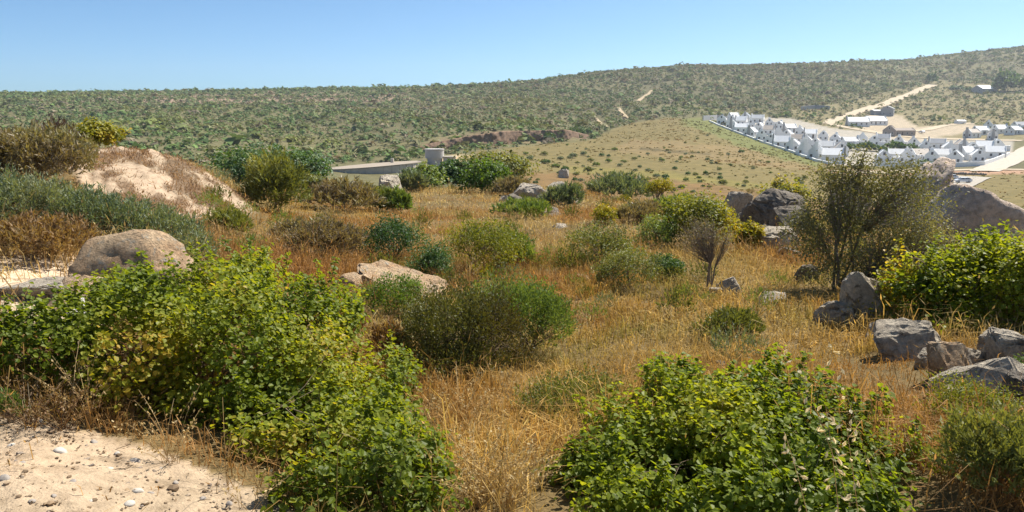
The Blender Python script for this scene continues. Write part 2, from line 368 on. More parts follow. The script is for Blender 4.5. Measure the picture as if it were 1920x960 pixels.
RIM = [(230, 192), (260, 177), (760, 176), (780, 188), (600, 192), (400, 196)]
TANKBARE = [(820, 300), (850, 290), (960, 292), (900, 302), (840, 312)]
ZONES = [  # polygon, rmin, rmax, colour, edge jitter px
 (FIELD, 60, 620, (.185, .145, .055), 5),
 ([(960, 318), (1200, 330), (1400, 352), (1500, 372), (1900, 400), (1900, 440), (1000, 440)], 60, 260, (.20, .125, .05), 12),
 ([(1180, 262), (1420, 275), (1520, 300), (1520, 320), (1300, 300), (1150, 285)], 150, 420, (.22, .16, .07), 8),
 ([(1060, 312), (1250, 322), (1500, 352), (1500, 360), (1240, 336), (1060, 322)], 60, 260, (.20, .165, .05), 5),
 ([(1200, 276), (1330, 288), (1330, 292), (1200, 281)], 150, 420, (.13, .10, .045), 2),
 (GREENBANK, 200, 640, (.155, .16, .05), 8),
 (UPGRASS, 500, 1300, (.21, .175, .085), 6),
 (VILLAGE, 280, 680, (.38, .34, .28), 2),
 (TOWNBARE, 420, 760, (.42, .34, .24), 5),
 ([(1550, 316), (1700, 322), (1920, 318), (1920, 326), (1700, 330), (1550, 326)], 230, 360, (.40, .24, .15), 3),
 (DONGA, 250, 420, (.20, .15, .085), 4),
 (RIM, 700, 1300, (.30, .21, .145), 4),
 (TANKBARE, 150, 330, (.48, .36, .2), 3),
 (MOUND, 8, 24, (.43, .32, .22), 9),
 (SAND2, 4, 9, (.55, .43, .30), 14),
 (SAND, .2, 7, (.40, .30, .20), 10),
]
AZG = np.radians(np.unique(np.concatenate([np.arange(-42, 42.01, .2), np.arange(-180, -42, 4), np.arange(44, 180, 4)])))
RG = np.exp(np.arange(math.log(.7), math.log(2150), .024))
def build_ground():
    A, Rr = np.meshgrid(AZG, RG, indexing='ij')
    X, Y = Rr * np.sin(A), Rr * np.cos(A); Z = H(X, Y)
    na, nr = A.shape
    px, row = to_px(X, Y, Z); front = Y > .3
    col = np.zeros((na, nr, 3)); col[:] = (.165, .115, .05)
    scr = sstep(80, 160, Rr)[..., None]; col = col * (1 - scr) + np.array((.145, .13, .062)) * scr
    big = fbm2(X * .015, Y * .015, 21, 3)[..., None]
    col = col * (1 + .5 * big * scr)
    jx = fbm2(px * .05, row * .11, 31, 4); jy = fbm2(px * .05 + 40, row * .11 + 9, 33, 4)
    jq = [(fbm2(X * (40 / np.maximum(Rr, 3)) + 7 * q, Y * (40 / np.maximum(Rr, 3)), 35 + q, 3), fbm2(X * (40 / np.maximum(Rr, 3)), Y * (40 / np.maximum(Rr, 3)) + 5 * q, 65 + q, 3)) for q in range(5)]
    for poly, r0, r1, c, j in ZONES:
        w = 0
        for q in range(5):
            w = w + in_poly(px + (jx + jq[q][0]) * j * 1.6, row + (jy + jq[q][1]) * j * .9, poly)
        w = ((Rr > r0) & (Rr < r1) & front).astype(float)[..., None] * (w / 5.0)[..., None]
        col = col * (1 - w) + np.array(c) * w
    back = ~front & (Rr < 6); col[back] = (.60, .46, .285)
    # lumpy relief on the two bare places
    msand = in_poly(px, row, SAND) & (Rr < 7) & front
    Z = Z + np.where(msand, .022 * fbm2(X * 10, Y * 10, 41, 4), 0)
    mm = in_poly(px, row, MOUND) & (Rr > 8) & (Rr < 24) & front
    st = fbm2((X * .8 + Y * .5) * 3.2, (Y * .8 - X * .5) * .9, 43, 4)
    Z = Z + np.where(mm, .20 * (np.abs(st) - .2) + .05 * fbm2(X * 5, Y * 5, 45, 3), 0)
    st2 = fbm2((X * .8 + Y * .5) * 4.2, (Y * .8 - X * .5) * 1.3, 44, 4); sw = (mm * sstep(-.03, .07, st2) * .85)[..., None]; col = col * (1 - sw) + np.array((.15, .095, .055)) * sw
    dk = in_poly(px, row, DONGA) & (Rr > 250) & (Rr < 420) & front
    Z = Z + np.where(dk, 2.0 * fbm2(X * .16, Y * .16, 47, 3), 0)
    v = np.stack([X, Y, Z], -1).reshape(-1, 3)
    i = np.arange(na - 1)[:, None] * nr + np.arange(nr - 1)[None]
    q = np.stack([i, i + 1, i + nr + 1, i + nr], -1).reshape(-1, 4)
    l = (na - 1) * nr + np.arange(nr - 1); f = np.arange(nr - 1)
    q = np.concatenate([q, np.stack([l, l + 1, f + 1, f], -1)])
    v = np.concatenate([v, [[0, 0, 0]]]); c = np.concatenate([col.reshape(-1, 3), [[.6, .46, .285]]])
    ring = np.arange(na) * nr; t = np.stack([np.full(na, len(v) - 1), ring, np.roll(ring, -1)], -1)
    m, nt, out = new_mat('ground_soil')
    at = nd(nt, 'ShaderNodeAttribute', attribute_name='Col')
    tc = nt.nodes.new('ShaderNodeTexCoord')
    n1 = noise(nt, 9, 6, .7, vec=tc.outputs['Object']); n2 = noise(nt, .35, 5, .65, vec=tc.outputs['Object']); n3 = noise(nt, 60, 3, .6, vec=tc.outputs['Object'])
    c1 = ramp(nt, [(.28, (.55, .53, .5)), (.5, (1, 1, 1)), (.72, (1.3, 1.3, 1.3))], n1.outputs['Fac']).outputs[0]
    c2 = ramp(nt, [(.3, (.66, .70, .66)), (.55, (1, 1, 1)), (.75, (1.3, 1.22, 1.15))], n2.outputs['Fac']).outputs[0]
    cc = mixc(nt, mixc(nt, at.outputs['Color'], c1, 1.0, 'MULTIPLY'), c2, 1.0, 'MULTIPLY')
    p = nd(nt, 'ShaderNodeBsdfPrincipled', Roughness=.95); p.inputs['Specular IOR Level'].default_value = .1
    nt.links.new(cc, p.inputs['Base Color'])
    ad = nd(nt, 'ShaderNodeMath', operation='ADD'); nt.links.new(n1.outputs['Fac'], ad.inputs[0]); nt.links.new(n3.outputs['Fac'], ad.inputs[1])
    bp = nd(nt, 'ShaderNodeBump', Strength=.6, Distance=.02); nt.links.new(ad.outputs[0], bp.inputs['Height']); nt.links.new(bp.outputs[0], p.inputs['Normal'])
    nt.links.new(p.outputs[0], out.inputs[0])
    o = link('ground', make_mesh('ground', v, t, q, True, {'Col': c}, [m])); tag(o, kind='structure')
    return o
build_ground()

M['dirt'] = plain_mat('pale_dirt', (.46, .37, .25), .95, .5, .15, .3)
M['track'] = plain_mat('sandy_track', (.38, .29, .17), .95, .5, .2, .3)
M['asphalt'] = plain_mat('pale_tar', (.44, .38, .30), .9, .6, .12, .2)
M['gravel'] = plain_mat('grey_gravel', (.36, .32, .26), .95, 1.5, .2, .3)
def ribbon(name, pts, half, mat, lift=.35, rmin=60, n=60):
    P = np.array([G(px, row, rmin) for px, row in pts])[:, :2]
    s = np.concatenate([[0], np.cumsum(np.linalg.norm(np.diff(P, axis=0), axis=1))]); t = np.linspace(0, s[-1], n)
    Q = np.stack([np.interp(t, s, P[:, 0]), np.interp(t, s, P[:, 1])], -1)
    k = np.array([.25, .5, .25])
    for _ in range(3): Q[1:-1] = Q[:-2] * .25 + Q[1:-1] * .5 + Q[2:] * .25
    T = np.gradient(Q, axis=0); T /= np.linalg.norm(T, axis=1, keepdims=True); N = np.stack([T[:, 1], -T[:, 0]], -1)
    hw = half * (1 + .18 * vnoise(np.stack([t * .08, t * 0, t * 0], -1), 5))[:, None]
    rows = [Q + N * hw * f for f in (-1, -.33, .33, 1)]
    XY = np.stack(rows, 1); Z = H(XY[..., 0], XY[..., 1]) + lift; Z[:, [0, 3]] -= lift * .3
    v = np.concatenate([XY, Z[..., None]], -1).reshape(-1, 3)
    i = (np.arange(n - 1) * 4)[:, None] + np.arange(3)[None]
    q = np.stack([i, i + 1, i + 5, i + 4], -1).reshape(-1, 4)
    return tag(link(name, make_mesh(name, v, None, q, True, None, [mat])), kind='structure')
ribbon('dirt_road', [(1553, 232), (1562, 225), (1600, 213), (1630, 203), (1680, 186), (1715, 173), (1750, 159)], 5.0, M['dirt'])
ribbon('dirt_road', [(1553, 230), (1570, 236), (1610, 243), (1650, 250), (1700, 257), (1760, 260), (1830, 262), (1920, 264)], 4.0, M['dirt'])
ribbon('dirt_road', [(1700, 247), (1740, 243), (1770, 236), (1800, 231), (1835, 233)], 3.4, M['dirt'])
ribbon('tarred_road', [(1845, 322), (1880, 306), (1905, 294), (1960, 270)], 5.5, M['asphalt'])
ribbon('dirt_road', [(1560, 322), (1640, 324), (1720, 320), (1800, 319), (1920, 319)], 3.2, M['dirt'])
ribbon('footpath', [(1222, 170), (1214, 178), (1196, 190)], 1.9, M['track'], .5, 400, 24)
ribbon('footpath', [(1160, 203), (1166, 212), (1176, 222)], 1.5, M['track'], .5, 350, 24)
ribbon('footpath', [(1110, 212), (1122, 228), (1140, 240)], 1.1, M['track'], .5, 300, 24)
def patch(name, corners, mat, lift=.25, n=10, rmin=60):
    c = [G(px, row, rmin)[:2] for px, row in corners]
    s, t = np.meshgrid(np.linspace(0, 1, n), np.linspace(0, 1, n), indexing='ij'); s = s[..., None]; t = t[..., None]
    XY = (c[0] * (1 - s) + c[1] * s) * (1 - t) + (c[3] * (1 - s) + c[2] * s) * t
    v = np.concatenate([XY, (H(XY[..., 0], XY[..., 1]) + lift)[..., None]], -1).reshape(-1, 3)
    i = np.arange(n - 1)[:, None] * n + np.arange(n - 1)[None]
    q = np.stack([i, i + n, i + n + 1, i + 1], -1).reshape(-1, 4)
    return tag(link(name, make_mesh(name, v, None, q, True, None, [mat])), kind='structure')
patch('parking_area', [(1762, 347), (1820, 352), (1860, 334), (1770, 328)], M['gravel'])

# ------------------------------------------------------------------ far scrub: a mass nobody could count
def far_scrub():
    r = rng(77); n = 56000
    az = r.uniform(math.radians(-37), math.radians(37), n); rr = np.sqrt(r.uniform(190 ** 2, 1150 ** 2, n))
    n2 = 17000
    az = np.concatenate([az, r.uniform(math.radians(8), math.radians(38), n2)]); rr = np.concatenate([rr, np.sqrt(r.uniform(1100 ** 2, 1720 ** 2, n2))])
    x, y = rr * np.sin(az), rr * np.cos(az); z = H(x, y); px, row = to_px(x, y, z)
    d = np.full(len(x), 1.0)
    cl = fbm2(x * .02, y * .02, 51, 3); d = d * np.clip(1 + 1.0 * cl, .6, 1.4)
    for poly, f in ((FIELD, 0.0), (VILLAGE, 0.0), (TOWNBARE, 0.0), (GREENBANK, 0.0), (UPGRASS, .42), (RIM, .75), (DONGA, .35), (TANKBARE, 0)):
        d[in_poly(px, row, poly)] *= f
    d[(rr < 320) & (px > 1150)] = 0; d[(rr < 260) & (px > 560) & (px < 900)] = 0
    d[(rr < 270) & (px < 700)] *= .8
    d[(px > 1600) & (row > 250)] = 0
    low = in_poly(px, row, [(560, 250), (800, 245), (800, 285), (560, 300), (300, 280), (300, 262)]); d[low] *= .9
    for pa in ([(1553, 232), (1600, 213), (1680, 186), (1750, 159)], [(1222, 170), (1196, 190)], [(1160, 203), (1176, 222)], [(1110, 212), (1140, 240)]):
        for (ax, ay), (bx, by) in zip(pa[:-1], pa[1:]):
            t = np.clip(((px - ax) * (bx - ax) + (row - ay) * (by - ay)) / ((bx - ax) ** 2 + (by - ay) ** 2), 0, 1)
            dd = np.hypot(px - ax - t * (bx - ax), (row - ay - t * (by - ay)) * 1.5)
            d[(dd < 5) & (np.abs(px - 1400) < 400)] = 0
    k = r.random(len(x)) < d
    x, y, z, rr, px, row = x[k], y[k], z[k], rr[k], px[k], row[k]; N = len(x)
    sz = r.lognormal(-.05, .42, N) * (1.25 + .5 * sstep(500, 1500, rr)); hh = sz * r.uniform(.6, 1.0, N)
    pal = np.array([(.09, .15, .045), (.125, .19, .055), (.165, .20, .075), (.20, .205, .10), (.22, .18, .115), (.085, .12, .055)])
    reg = fbm2(x * .008, y * .008, 61, 3)
    wgreen = np.clip(.55 + 1.1 * reg, .05, .95) * np.where(px < 1150, 1.0, .8)
    ci = np.where(r.random(N) < wgreen, r.integers(0, 3, N), r.integers(2, 6, N))
    ci = np.where((ci == 5) & (r.random(N) < .5), 3, ci)
    yg = np.clip(fbm2(x * .02 + 50, y * .02, 63, 3) * 3 - .5, 0, .7)[:, None]; base = pal[ci] * (1 - yg) + np.array((.20, .21, .05)) * yg; base = base * r.uniform(.75, 1.25, (N, 1))
    F = 9
    dirs = unit(r, N * F); dirs[:, 2] = np.abs(dirs[:, 2]) * 1.0
    rep = np.repeat(np.arange(N), F)
    sc = np.stack([sz, sz, hh], -1)[rep]
    P = np.stack([x, y, z + .25 * hh], -1)[rep] + dirs * sc * r.uniform(.55, 1.0, (N * F, 1))
    Nn = dirs * .55 + .45 * unit(r, N * F) + np.array([.15, .1, .55])
    g = Geo(); s = sz[rep] * r.uniform(.55, 1.0, N * F)
    tv = np.array([[-.55, -.45, 0], [.6, -.35, .08], [0.05, .65, 0]])
    scatter(g, P, Nn, s, (tv, np.array([[0, 1, 2]]), None), r)
    colr = np.repeat(base[rep] * r.uniform(.8, 1.2, (N * F, 1)), 3, axis=0)
    o = link('hillside_scrub', make_mesh('hillside_scrub', np.concatenate(g.v), np.concatenate(g.t), None, False, {'Col': colr}, [M['scrub']]))
    tag(o, 'green and grey scrub thickly covering the far hillside and plateau', 'scrub', kind='stuff')
    print('scrub', N)
far_scrub()

# ------------------------------------------------------------------ boulders
def ico(sub):
    bm = bmesh.new(); bmesh.ops.create_icosphere(bm, subdivisions=sub, radius=1)
    bm.verts.ensure_lookup_table()
    v = np.array([x.co for x in bm.verts]); f = np.array([[x.index for x in p.verts] for p in bm.faces]); bm.free(); return v, f
ICO4, ICO3, ICO2 = ico(4), ico(3), ico(2)
BOULDER_SPOTS = []
def hull_mesh(w, d, h, seed, tilt=0, npts=15, slab=0):
    r = rng(seed); bm = bmesh.new()
    P = unit(r, npts); P = np.sign(P) * np.abs(P) ** .7
    for p in P: bm.verts.new(p)
    res = bmesh.ops.convex_hull(bm, input=bm.verts[:]); bmesh.ops.delete(bm, geom=[e for e in res['geom_interior'] if isinstance(e, bmesh.types.BMVert)], context='VERTS')
    bmesh.ops.bevel(bm, geom=bm.edges[:], offset=.05, segments=2, affect='EDGES', clamp_overlap=True)
    bmesh.ops.triangulate(bm, faces=bm.faces[:]); long = [e for e in bm.edges if e.calc_length() > .22]
    for _ in range(3):
        long = [e for e in bm.edges if e.calc_length() > .16]
        if not long: break
        bmesh.ops.subdivide_edges(bm, edges=long, cuts=1); bmesh.ops.triangulate(bm, faces=[f for f in bm.faces if len(f.verts) > 3])
    bm.verts.index_update(); v = np.array([x.co for x in bm.verts]); f = np.array([[x.index for x in q.verts] for q in bm.faces]); bm.free()
    cr = np.abs(fbm(v * 2.3 + seed, seed + 2, 3)); v = v * (1 + .10 * fbm(v * 2.2 + seed * 1.7, seed, 3) + .07 * fbm(v * 7 + seed, seed + 6, 3) - .10 * np.exp(-(cr / .045) ** 2))[:, None]
    lo, hi = v.min(0), v.max(0); v = (v - (lo + hi) / 2) / (hi - lo) * np.array([w, d, h * 1.5])
    if tilt:
        c, s = math.cos(tilt), math.sin(tilt); x, z = v[:, 0].copy(), v[:, 2].copy(); v[:, 0] = x * c + z * s; v[:, 2] = -x * s + z * c
        v[:, 0] *= w / np.ptp(v[:, 0])
    v[:, 2] += h - v[:, 2].max(); return v, f
def rock_mesh(w, d, h, seed, cuts=9, tilt=0, yaw=0, grooves=0, I=ICO4, rough=1.0, square=0):
    v, f = I; v = v.copy(); r = rng(seed)
    if square: v = np.sign(v) * np.abs(v) ** square; 
    v *= (1 + .20 * rough * fbm(v * 1.3 + seed * 3.1, seed, 3))[:, None]
    for n, dd in zip(unit(r, cuts), r.uniform(.45, .78, cuts)):
        s = v @ n - dd; v -= np.where(s > 0, s * .96, 0)[:, None] * n
    for n, dd in zip(unit(r, 26), r.uniform(.74, .95, 26)):
        s = v @ n - dd; v -= np.where(s > 0, s * .8, 0)[:, None] * n
    v *= (1 + .10 * rough * fbm(v * 3.2 + seed, seed + 5, 4) + .05 * rough * (.4 - np.abs(fbm(v * 6.5 + seed, seed + 8, 3))))[:, None]
    if grooves: v[:, :] *= (1 - .13 * np.exp(-((np.sin(v[:, 0] * grooves + .7 * vnoise(v * 2, seed))) / .22) ** 2))[:, None]
    if yaw:
        c, s = math.cos(yaw), math.sin(yaw); v[:, :2] = v[:, :2] @ np.array([[c, s], [-s, c]])
    lo, hi = v.min(0), v.max(0); v = (v - (lo + hi) / 2) / (hi - lo)           # -.5 .. .5
    v *= np.array([w, d, h * 1.5])
    if tilt:
        c, s = math.cos(tilt), math.sin(tilt); x, z = v[:, 0].copy(), v[:, 2].copy(); v[:, 0] = x * c + z * s; v[:, 2] = -x * s + z * c
        v[:, 0] *= w / np.ptp(v[:, 0])
    v[:, 2] += h - v[:, 2].max()
    return v, f
def boulder(px, row, w, h, mat, label, seed, r=None, rmin=1.2, depth=.8, group=None, name='boulder', **kw):
    p = at_range(px, r) if r else G(px, row, rmin)
    m = mpp(p); hh = h * m; dd = w * m * depth
    ang = mat in ('rock_grey', 'rock_dark', 'rock_pale', 'quartz') or label.startswith(('brownish', 'long tan slab', 'low orange'))
    v, f = hull_mesh(w * m, dd, hh, seed, kw.get('tilt', 0)) if ang else rock_mesh(w * m, dd, hh, seed, **kw)
    a = math.atan2(p[0], p[1]); c, s = math.cos(a), math.sin(a)
    v[:, :2] = v[:, :2] @ np.array([[c, -s], [s, c]])
    p = p + np.array([math.sin(a), math.cos(a), 0]) * dd * .42
    p[2] = min(p[2], float(H(p[:1], p[1:2])[0]))
    if r is None:   # keep the photo's foot of the stone where the ray meets the ground
        p[2] = float(H(p[:1], p[1:2])[0])
    o = link(name, make_mesh(name, v, f, None, not ang, None, [M[mat]]), None, p)
    BOULDER_SPOTS.append((p[0], p[1], w * m * .5))
    return tag(o, label, 'rock', group)
boulder(258, 580, 215, 126, 'rock_tan', 'big tan boulder with grey lichen cap behind the round leafed bush', 21, depth=.7, cuts=5, rough=1.3, tilt=.22)
boulder(145, 592, 110, 58, 'rock_tan', 'low orange stone leaning against the big tan boulder', 12)
boulder(70, 570, 120, 28, 'rock_pale', 'pale crumbling stone on the sandy bank beside the dry brown brush', 14, cuts=12)
boulder(758, 562, 195, 66, 'rock_tan', 'long tan slab sloping down towards the big rounded olive shrub', 15, depth=.5, tilt=.32, cuts=6)
boulder(655, 556, 54, 44, 'rock_tan', 'small tan stone beside the long sloping slab', 16)
boulder(735, 350, 46, 40, 'rock_grey', 'dark capped grey boulder poking out of bushes below the reservoir', 17, r=34)
boulder(990, 375, 66, 31, 'rock_pale', 'large rounded boulder of the cluster on the knoll edge', 18, cuts=6)
boulder(1043, 365, 40, 24, 'rock_pale', 'pale slanted boulder right beside the large rounded knoll boulder', 19, tilt=.4)
boulder(968, 382, 32, 18, 'rock_dark', 'small dark stone at the foot of the rounded knoll boulder', 20)
boulder(1003, 388, 40, 14, 'rock_pale', 'flat cream stone in front of the rounded knoll boulder', 22)
boulder(1033, 406, 40, 18, 'rock_pale', 'pale split stone at the edge of the rust brown grass', 23)
boulder(1057, 334, 20, 18, 'rock_pale', 'small pointed white stone standing above the valley field', 24, rmin=70)
boulder(1378, 412, 56, 52, 'rock_pale', 'pale pointed boulder behind the yellow flowering bush', 25, depth=.6, tilt=.5, cuts=10)
boulder(1440, 432, 124, 76, 'rock_dark', 'dark angular boulder with a sloping top beside the pointed one', 26, cuts=11, tilt=.15, square=.75)
boulder(1420, 444, 34, 24, 'rock_dark', 'small dark stone under the dark angular boulder', 27)
boulder(1452, 474, 90, 46, 'rock_grey', 'flat grey boulder wedged left of the twiggy tree', 28, cuts=10)
boulder(1366, 552, 50, 32, 'rock_pale', 'small pale split stone below the spindly grey sapling', 29, cuts=12, tilt=-.4)
boulder(1508, 530, 48, 32, 'rock_dark', 'brown rounded stone in the shade of the twiggy tree', 30)
boulder(1446, 575, 50, 26, 'rock_grey', 'low grey green stone half sunk in dry grass near the twiggy tree', 31)
boulder(1720, 380, 110, 122, 'rock_pink', 'ridged granite outcrop with deep parallel grooves behind the twiggy tree', 32, r=19, depth=.8, grooves=8, cuts=3, tilt=.5)
boulder(1812, 492, 168, 112, 'rock_pink', 'huge rounded pinkish granite boulder behind the bright leafy bush', 33, r=13, depth=.8, cuts=5, tilt=.3)
boulder(1590, 380, 74, 92, 'rock_grey', 'grey boulder seen through the crown of the twiggy tree', 34, r=20)
boulder(1905, 462, 80, 46, 'rock_grey', 'grey flat topped boulder at the knoll edge past the pinkish one', 35, r=17, cuts=10, square=.7)
boulder(1622, 612, 92, 100, 'rock_grey', 'upright lichen covered block beside the bright leafy bush', 36, square=.65, cuts=9, depth=.8, rough=.8)
boulder(1562, 617, 82, 50, 'rock_grey', 'low pale slab leaning on the upright lichen block', 37, tilt=-.3, cuts=10)
boulder(1697, 675, 112, 66, 'rock_grey', 'rugged grey white stone in front of the bright leafy bush', 38, cuts=11)
boulder(1775, 718, 74, 66, 'rock_tan', 'brownish stone between the rugged stone and the slanted slab', 39, cuts=9)
boulder(1850, 752, 190, 70, 'rock_grey', 'broad grey slab slanting up towards the lichen boulder on top', 40, tilt=-.28, cuts=10, depth=.7)
boulder(1900, 700, 100, 66, 'rock_grey', 'lichen grey boulder resting behind the broad slanting slab', 41, cuts=10)
boulder(1915, 800, 76, 84, 'rock_dark', 'dark split rock below the broad slanting slab', 42, cuts=12, square=.7)
boulder(1376, 700, 72, 18, 'rock_pale', 'thin pale flake of stone lying in golden grass', 43, depth=.5, tilt=.25)
boulder(1690, 818, 56, 16, 'rock_grey', 'flat grey stone under the yellowish bush by the slab', 44, depth=.6)
boulder(1088, 526, 44, 11, 'rock_tan', 'flat tan stone in the grass before the round olive shrub', 45, depth=.6)
boulder(1246, 497, 70, 10, 'rock_pale', 'flat pale stone behind the paired olive shrubs', 46, depth=.6)
boulder(1215, 398, 26, 11, 'rock_pale', 'little pale stone near the lone umbrella shaped shrub', 47)
boulder(1180, 388, 16, 10, 'rock_pale', 'little white stone below the grey green brush on the knoll', 48)
boulder(1050, 428, 30, 8, 'rock_pale', 'small pale stone in thin grass below the split stone', 49)
boulder(147, 612, 40, 46, 'quartz', 'bright white quartz stone glimpsed through the round leafed bush', 51, cuts=12)

for i, (px, row, w, h, mat, lab) in enumerate([
 (1650, 640, 50, 30, 'rock_grey', 'small lichen stone tucked between the upright block and rugged stone'), (1740, 690, 46, 32, 'rock_grey', 'grey wedge filling the gap before the brownish stone'),
 (1810, 700, 60, 40, 'rock_grey', 'grey stone behind the brownish stone in the tumbled pile'), (1870, 665, 60, 38, 'rock_grey', 'smaller lichen stone leaning behind the stacked boulders'),
 (1880, 790, 70, 44, 'rock_dark', 'dark shaded stone under the lip of the slanting slab'), (1790, 760, 50, 26, 'rock_grey', 'flat stone at the lower end of the slanting slab'),
 (1478, 445, 70, 56, 'rock_dark', 'dark upright stone between the angular boulder and twiggy tree'), (1400, 424, 34, 30, 'rock_pale', 'pale chip of rock leaning under the pointed boulder'),
 (1480, 490, 50, 26, 'rock_dark', 'low dark stone in front of the flat grey boulder'), (1340, 556, 30, 16, 'rock_pale', 'thin pale shard beside the split stone below the sapling'),
 (1020, 372, 26, 16, 'rock_pale', 'small pale stone wedged between the two knoll boulders'), (1075, 384, 22, 12, 'rock_pale', 'small pale stone in the grey green brush of the knoll'),
 (1645, 560, 40, 30, 'rock_grey', 'grey stone peeping out behind the upright lichen block'), (945, 378, 22, 12, 'rock_grey', 'little grey stone at the left of the knoll boulders'),
]): boulder(px, row, w, h, mat, lab, 820 + i)

# ------------------------------------------------------------------ shrubs and trees
def lobes_points(lobes, n, r, inner=.45, zmin=-.35, bump=.22, seed=0):
    """points and outward directions through the outer part of a union of ellipsoids"""
    L = np.array(lobes, float); c, rad = L[:, :3], L[:, 3:6]
    w = rad[:, 0] * rad[:, 1] + rad[:, 0] * rad[:, 2] + rad[:, 1] * rad[:, 2]; w /= w.sum()
    k = r.choice(len(L), n, p=w); d = unit(r, n); d[:, 2] = np.where(d[:, 2] < zmin, -d[:, 2], d[:, 2])
    f = inner + (1.04 - inner) * r.random(n) ** .45
    f = f * (1 + bump * vnoise(d * 2.6 + k[:, None] * 3.3 + seed, seed) + bump * .6 * vnoise(d * 6 + seed, seed + 3))
    P = c[k] + d * rad[k] * f[:, None]
    dmin = np.min(np.linalg.norm((P[:, None] - c[None]) / rad[None], axis=2) + (np.arange(len(L))[None] == k[:, None]) * 9, axis=1) if len(L) > 1 else np.full(n, 9.)
    keep = dmin > inner * .9
    return P[keep], d[keep]
def stems(g, base, T, nl, r, rad0, spread=.15):
    if len(T) < nl: nl = len(T)
    ends = T[r.choice(len(T), nl, replace=False)]
    b = base + np.concatenate([r.normal(0, spread, (nl, 2)), np.full((nl, 1), -.04)], 1)
    t = np.linspace(0, 1, 6)[None, :, None]
    mid = b[:, None] * .35 + ends[:, None] * .65; mid = mid * 1.0; mid[..., :2] = b[:, None, :2] * .6 + ends[:, None, :2] * .4
    LP = (1 - t) ** 2 * b[:, None] + 2 * t * (1 - t) * mid + t * t * ends[:, None]
    LP = LP + r.normal(0, .02, LP.shape) * np.linalg.norm(ends - b, axis=1)[:, None, None] * np.array([0, 1, 1, 1, 1, .3])[None, :, None]
    tubes(g, LP, rad0 * np.linspace(1, .3, 6)[None] * r.uniform(.7, 1.3, (nl, 1)), 5)
    near = np.argmin(np.linalg.norm(T[:, None] - LP[None, :, 4], axis=2), axis=1)
    ti = r.integers(2, 5, len(T)); st = LP[near, ti]
    tt = np.linspace(0, 1, 4)[None, :, None]; mm = st[:, None] * .5 + T[:, None] * .5 + r.normal(0, .06, (len(T), 1, 3)) * np.linalg.norm(T - st, axis=1)[:, None, None]
    TP = (1 - tt) ** 2 * st[:, None] + 2 * tt * (1 - tt) * mm + tt * tt * T[:, None]
    tubes(g, TP, rad0 * .32 * np.linspace(1, .3, 4)[None] * np.ones((len(T), 1)), 3)
